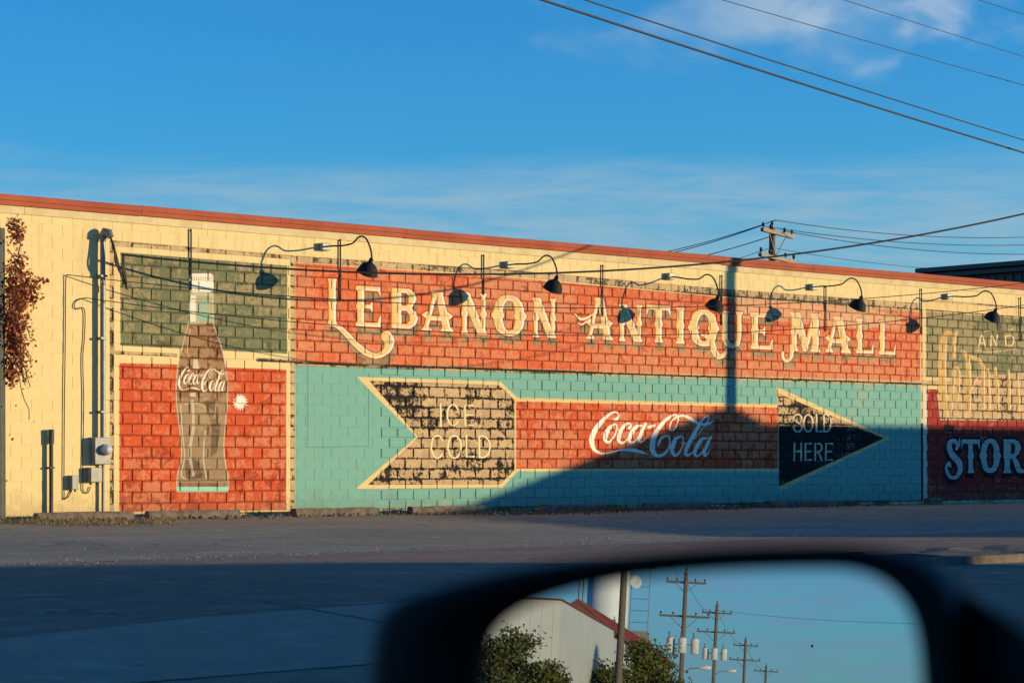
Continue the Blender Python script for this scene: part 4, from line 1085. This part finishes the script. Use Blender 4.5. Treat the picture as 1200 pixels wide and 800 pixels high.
MP = [((-109.8, -27.17, 0), 11.5, [(10.9, 1.2)], 0, False, 'nearest bare pole in front of the red roof, in the mirror'), ((-154.8, -27.1, 0), 10.5, [(9.9, 1.2), (7.9, 1.5)], 3, True, 'second pole with three white transformers, in the mirror'),
      ((-199.8, -27.1, 0), 11.3, [(10.6, 1.2), (9.1, 1.5)], 3, True, 'third pole down the street with transformers, in the mirror'), ((-242.8, -28.2, 0), 10.5, [(9.9, 1.2), (8.5, 1.5)], 0, False, 'fourth, small pole down the street in the mirror'), ((-272, -29.7, 0), 9.0, [(8.4, 1.3)], 0, False, 'farthest, tiniest pole down the street in the mirror')]
for loc, h, arms, cans, lamp, lb in MP: tag(utility_pole(loc, h, arms, 0, .16, cans, lamp), 'wooden utility pole, ' + lb, 'utility pole', 'poles down the street')
for k in range(len(MP) - 1):
    (xa, ya, _), ha = MP[k][0], MP[k][1]; (xb, yb, _), hb = MP[k + 1][0], MP[k + 1][1]
    wire('street_line', (xa, ya, ha - .5), (xb, yb, hb - .5), .7, .012, 'street power line between poles %d and %d in the mirror' % (k + 1, k + 2), 'power line', 'lines down the street', 24)
wire('crossing_line', (-199.9, -27.1, 10.8), (-150, -52, 8.8), .6, .012, 'thin line with birds crossing the mirror sky, lower one', 'power line', 'lines crossing the mirror sky', 30)
wire('crossing_line', (-140, -27, 11.6), (-110, -52, 9.4), .4, .010, 'faint upper line crossing the mirror sky', 'power line', 'lines crossing the mirror sky', 30)
wire('crossing_line', (-109.8, -27.2, 9.0), (-128, -4, 8.2), .3, .018, 'dark line from the nearest mirror pole to the left', 'power line', 'lines crossing the mirror sky', 30)
bird = MB().lathe((0, 0, 0), (1, .2, .3), [(0, .02), (.08, .09), (.2, .11), (.32, .06), (.36, .01)], 8).add([(.1, 0, .05), (.22, 0, .05), (.0, .38, .18), (-.04, .34, .17)], [(0, 1, 2, 3)]).add([(.1, 0, .05), (.22, 0, .05), (.0, -.38, .18), (-.04, -.34, .17)], [(0, 1, 2, 3)]).build('bird', M['porcelain'])
bird.scale = (.7, .7, .7); bird.location = (-139.8, -34.7, 5.9); tag(bird, 'small dark bird flying in the mirror sky', 'bird')


def tree(loc, h, rx, rz, n, m, label, leaf=.11, seed=1):
    random.seed(seed); t = empty('street_tree', loc); tr = MB(); lv = MB()
    top = h - rz * .9
    tr.tube([(0, 0, -.05), (.04, .02, top * .5), (.0, .05, top), (.1, 0, h * .75)], [.14, .11, .09, .04], 8)
    tips = []
    for k in range(26):
        a_ = random.uniform(0, 6.28); u_ = random.uniform(-.75, 1); rr = rx * math.sqrt(max(0.05, 1 - u_ * u_)) * random.uniform(.55, 1.08)
        tip = Vector((rr * math.cos(a_), rr * math.sin(a_), h - rz + u_ * rz * random.uniform(.8, 1.05))); b0 = Vector((0, 0, random.uniform(top * .6, h * .72)))
        md = b0.lerp(tip, .55) + Vector((0, 0, .12 * rz)); tr.tube([b0, md, tip], [.04, .025, .008], 5, False); tips += [tip, md.lerp(tip, .5), md]
    for tp in tips:
        cl = random.uniform(.2, .4) * rx * .5
        for _ in range(n // len(tips)): leaf_quads(lv, tp + Vector((random.gauss(0, cl), random.gauss(0, cl), random.gauss(0, cl * .75))), 1, .02, leaf)
    tr.build('trunk', M['bark'], t); o = lv.build('crown', m, t); tag(t, label, 'tree', 'trees in the mirror'); return t


tree((-90.0, -25.2, 0), 3.7, 1.5, 1.6, 11000, M['leafdark'], 'loose dusty tree at the left of the mirror, before the warehouse', .10, 3)
tree((-89.0, -26.6, 0), 2.9, 1.1, 1.3, 6000, M['leaf'], 'lower green tree in the mirror with a branch reaching right', .10, 5)
tree((-135.5, -26.4, 0), 5.3, 2.1, 2.3, 15000, M['leaf'], 'dense green tree behind the nearest pole, in the mirror', .15, 8)
tree((-136.5, -24.6, 0), 4.6, 1.5, 1.9, 4000, M['leaf'], 'smaller green tree against the warehouse side, in the mirror', .14, 9)
random.seed(21)

# ------------------------------------------------------------------ the car the photographer sits in
car = empty('parked_car', (EYE.x, EYE.y - .40, 0))
HW = .83


def loft(name, stations, m, parent):
    """stations: (x, half width, z bottom, z top)"""
    vs = []; N = 14
    for x_, hw, zb, zt in stations:
        for k in range(N):
            a_ = 2 * math.pi * k / N; c_, s_ = math.cos(a_), math.sin(a_); e_ = .35
            vs.append((x_, hw * math.copysign(abs(c_) ** e_, c_), (zb + zt) / 2 + (zt - zb) / 2 * math.copysign(abs(s_) ** e_, s_)))
    fs = [(i * N + k, i * N + (k + 1) % N, (i + 1) * N + (k + 1) % N, (i + 1) * N + k) for i in range(len(stations) - 1) for k in range(N)] + [tuple(range(N))[::-1], tuple(range((len(stations) - 1) * N, len(stations) * N))]
    return MB().add(vs, fs, True).build(name, m, parent)


loft('body', [(-2.05, .62, .42, .72), (-1.95, .74, .30, .84), (-1.5, .82, .22, .88), (-.6, HW, .20, .86), (.6, HW, .20, .85), (1.3, .82, .20, .86), (1.6, .81, .22, .82), (2.3, .76, .26, .70), (2.5, .62, .34, .58)], M['carpaint'], car)
for s_ in (-1, 1):
    MB().tube([(1.45, s_ * .76, .84), (1.1, s_ * .70, 1.08), (.78, s_ * .62, 1.25)], .035, 8).build('windscreen_pillar', M['carpaint'], car)
    MB().tube([(-.65, s_ * .62, 1.22), (-1.1, s_ * .60, 1.08), (-1.6, s_ * .58, .86)], .05, 8).build('rear_pillar', M['carpaint'], car)
    dr = MB().box(-.55, .95, HW * s_ - .012, HW * s_ + .012, .30, .80, .01).build('door', M['carpaint'], car); MB().box(-.45, -.25, HW * s_ + (.013 if s_ > 0 else -.03), HW * s_ + (.03 if s_ > 0 else -.013), .70, .73).build('handle', M['carpaint'], dr)
    for x_ in (-1.35, 1.5):
        w_ = MB().lathe((x_, s_ * .70, .31), (0, s_, 0), [(0, .2), (.0, .29), (.02, .31), (.17, .31), (.19, .29), (.19, .2)], 24).build('wheel', M['tyre'], car)
        MB().lathe((x_, s_ * .70, .31), (0, s_, 0), [(.17, .05), (.195, .07), (.185, .19), (.192, .21), (.15, .21)], 20).build('rim', M['rim'], w_)
    MB().lathe((2.35, s_ * .52, .56), (1, 0, .1), [(0, .1), (.08, .09), (.11, .05), (.115, .01)], 14).build('headlight', M['glassdome'], car)
MB().prism([(.80, -.62, 1.24), (.80, .62, 1.24), (-.68, .62, 1.21), (-.68, -.62, 1.21)], (0, 0, .045)).build('roof', M['carpaint'], car)

# its driver-side mirror: flat glass, bezel, deep shell and a foot on the door
NRM = Vector((-.936, -.347, .064)).normalized(); GC = Vector((-19.201, -34.745, .935))


def on_glass(px, py, back=0.0):
    d = FWD + RGT * ((px - 600) / FPX) + UP * ((542 - py) / FPX); g = GC - NRM * back
    return EYE + d * ((g - EYE).dot(NRM) / d.dot(NRM)) - car.location


IN_ = [(553, 810), (555, 775), (561, 748), (578, 726), (610, 707), (660, 691), (720, 679.5), (800, 671), (880, 667), (960, 666), (1012, 670), (1046, 682), (1070, 705), (1083, 735), (1089, 775), (1091, 820), (1087, 880), (1072, 935), (1040, 972), (960, 990), (800, 992), (660, 972), (595, 930), (562, 870)]
OUT_ = [(452, 810), (452, 770), (457, 735), (476, 708), (530, 688), (610, 669), (700, 655), (800, 645), (880, 640), (960, 638), (1025, 641), (1075, 654), (1108, 680), (1126, 715), (1134, 765), (1137, 820), (1133, 890), (1115, 950), (1070, 1000), (965, 1024), (800, 1026), (640, 1008), (530, 960), (465, 880)]
gi = [on_glass(*p) for p in [tuple(q) for q in spline(IN_ + IN_[:1], 4)[:-1]]]; go = [on_glass(*p) for p in [tuple(q) for q in spline(OUT_ + OUT_[:1], 4)[:-1]]]
n_ = len(gi); cg = sum(gi, Vector()) / n_
hs = empty('wing_mirror'); hs.parent = car
ctr = sum(go, Vector()) / n_; shrink = lambda p, k, b: ctr + (p - ctr) * k - NRM * b
rings = [[p + NRM * .001 for p in gi], [p + NRM * .010 for p in gi], [gi[i] + (go[i] - gi[i]) * .75 + NRM * .016 for i in range(n_)], [p + NRM * .010 for p in go], [shrink(p, 1.0, .01) for p in go], [shrink(p, .96, .045) for p in go], [shrink(p, .82, .085) for p in go], [shrink(p, .5, .105) for p in go]]
vs = [v for r_ in rings for v in r_]; fs = [(i * n_ + k, i * n_ + (k + 1) % n_, (i + 1) * n_ + (k + 1) % n_, (i + 1) * n_ + k) for i in range(len(rings) - 1) for k in range(n_)] + [tuple(range((len(rings) - 1) * n_, len(rings) * n_))]
MB().add(vs, fs, True).build('housing', M['plastic'], hs)
MB().add([cg + (p - cg) * 1.03 for p in gi], [tuple(range(n_))]).build('mirror_glass', M['mirror'], hs)
# foot from the shell to the door
fa = [on_glass(1090, 668, .03), on_glass(1110, 960, .045), on_glass(1110, 960, .085), on_glass(1090, 690, .085)]
def near_door(px, py, yy): 
    d = FWD + RGT * ((px - 600) / FPX) + UP * ((542 - py) / FPX); return EYE + d * ((yy - EYE.y) / d.y) - car.location
yd = EYE.y + .425
fb = [near_door(1215, 748, yd), near_door(1215, 960, yd), near_door(1420, 960, yd), near_door(1420, 780, yd)]
MB().add(fa + fb, [(0, 1, 5, 4), (1, 2, 6, 5), (2, 3, 7, 6), (3, 0, 4, 7), (0, 3, 2, 1), (4, 5, 6, 7)]).build('foot', M['plastic'], hs)
tag(car, 'black car with its wing mirror reflecting poles and a pale warehouse', 'car')
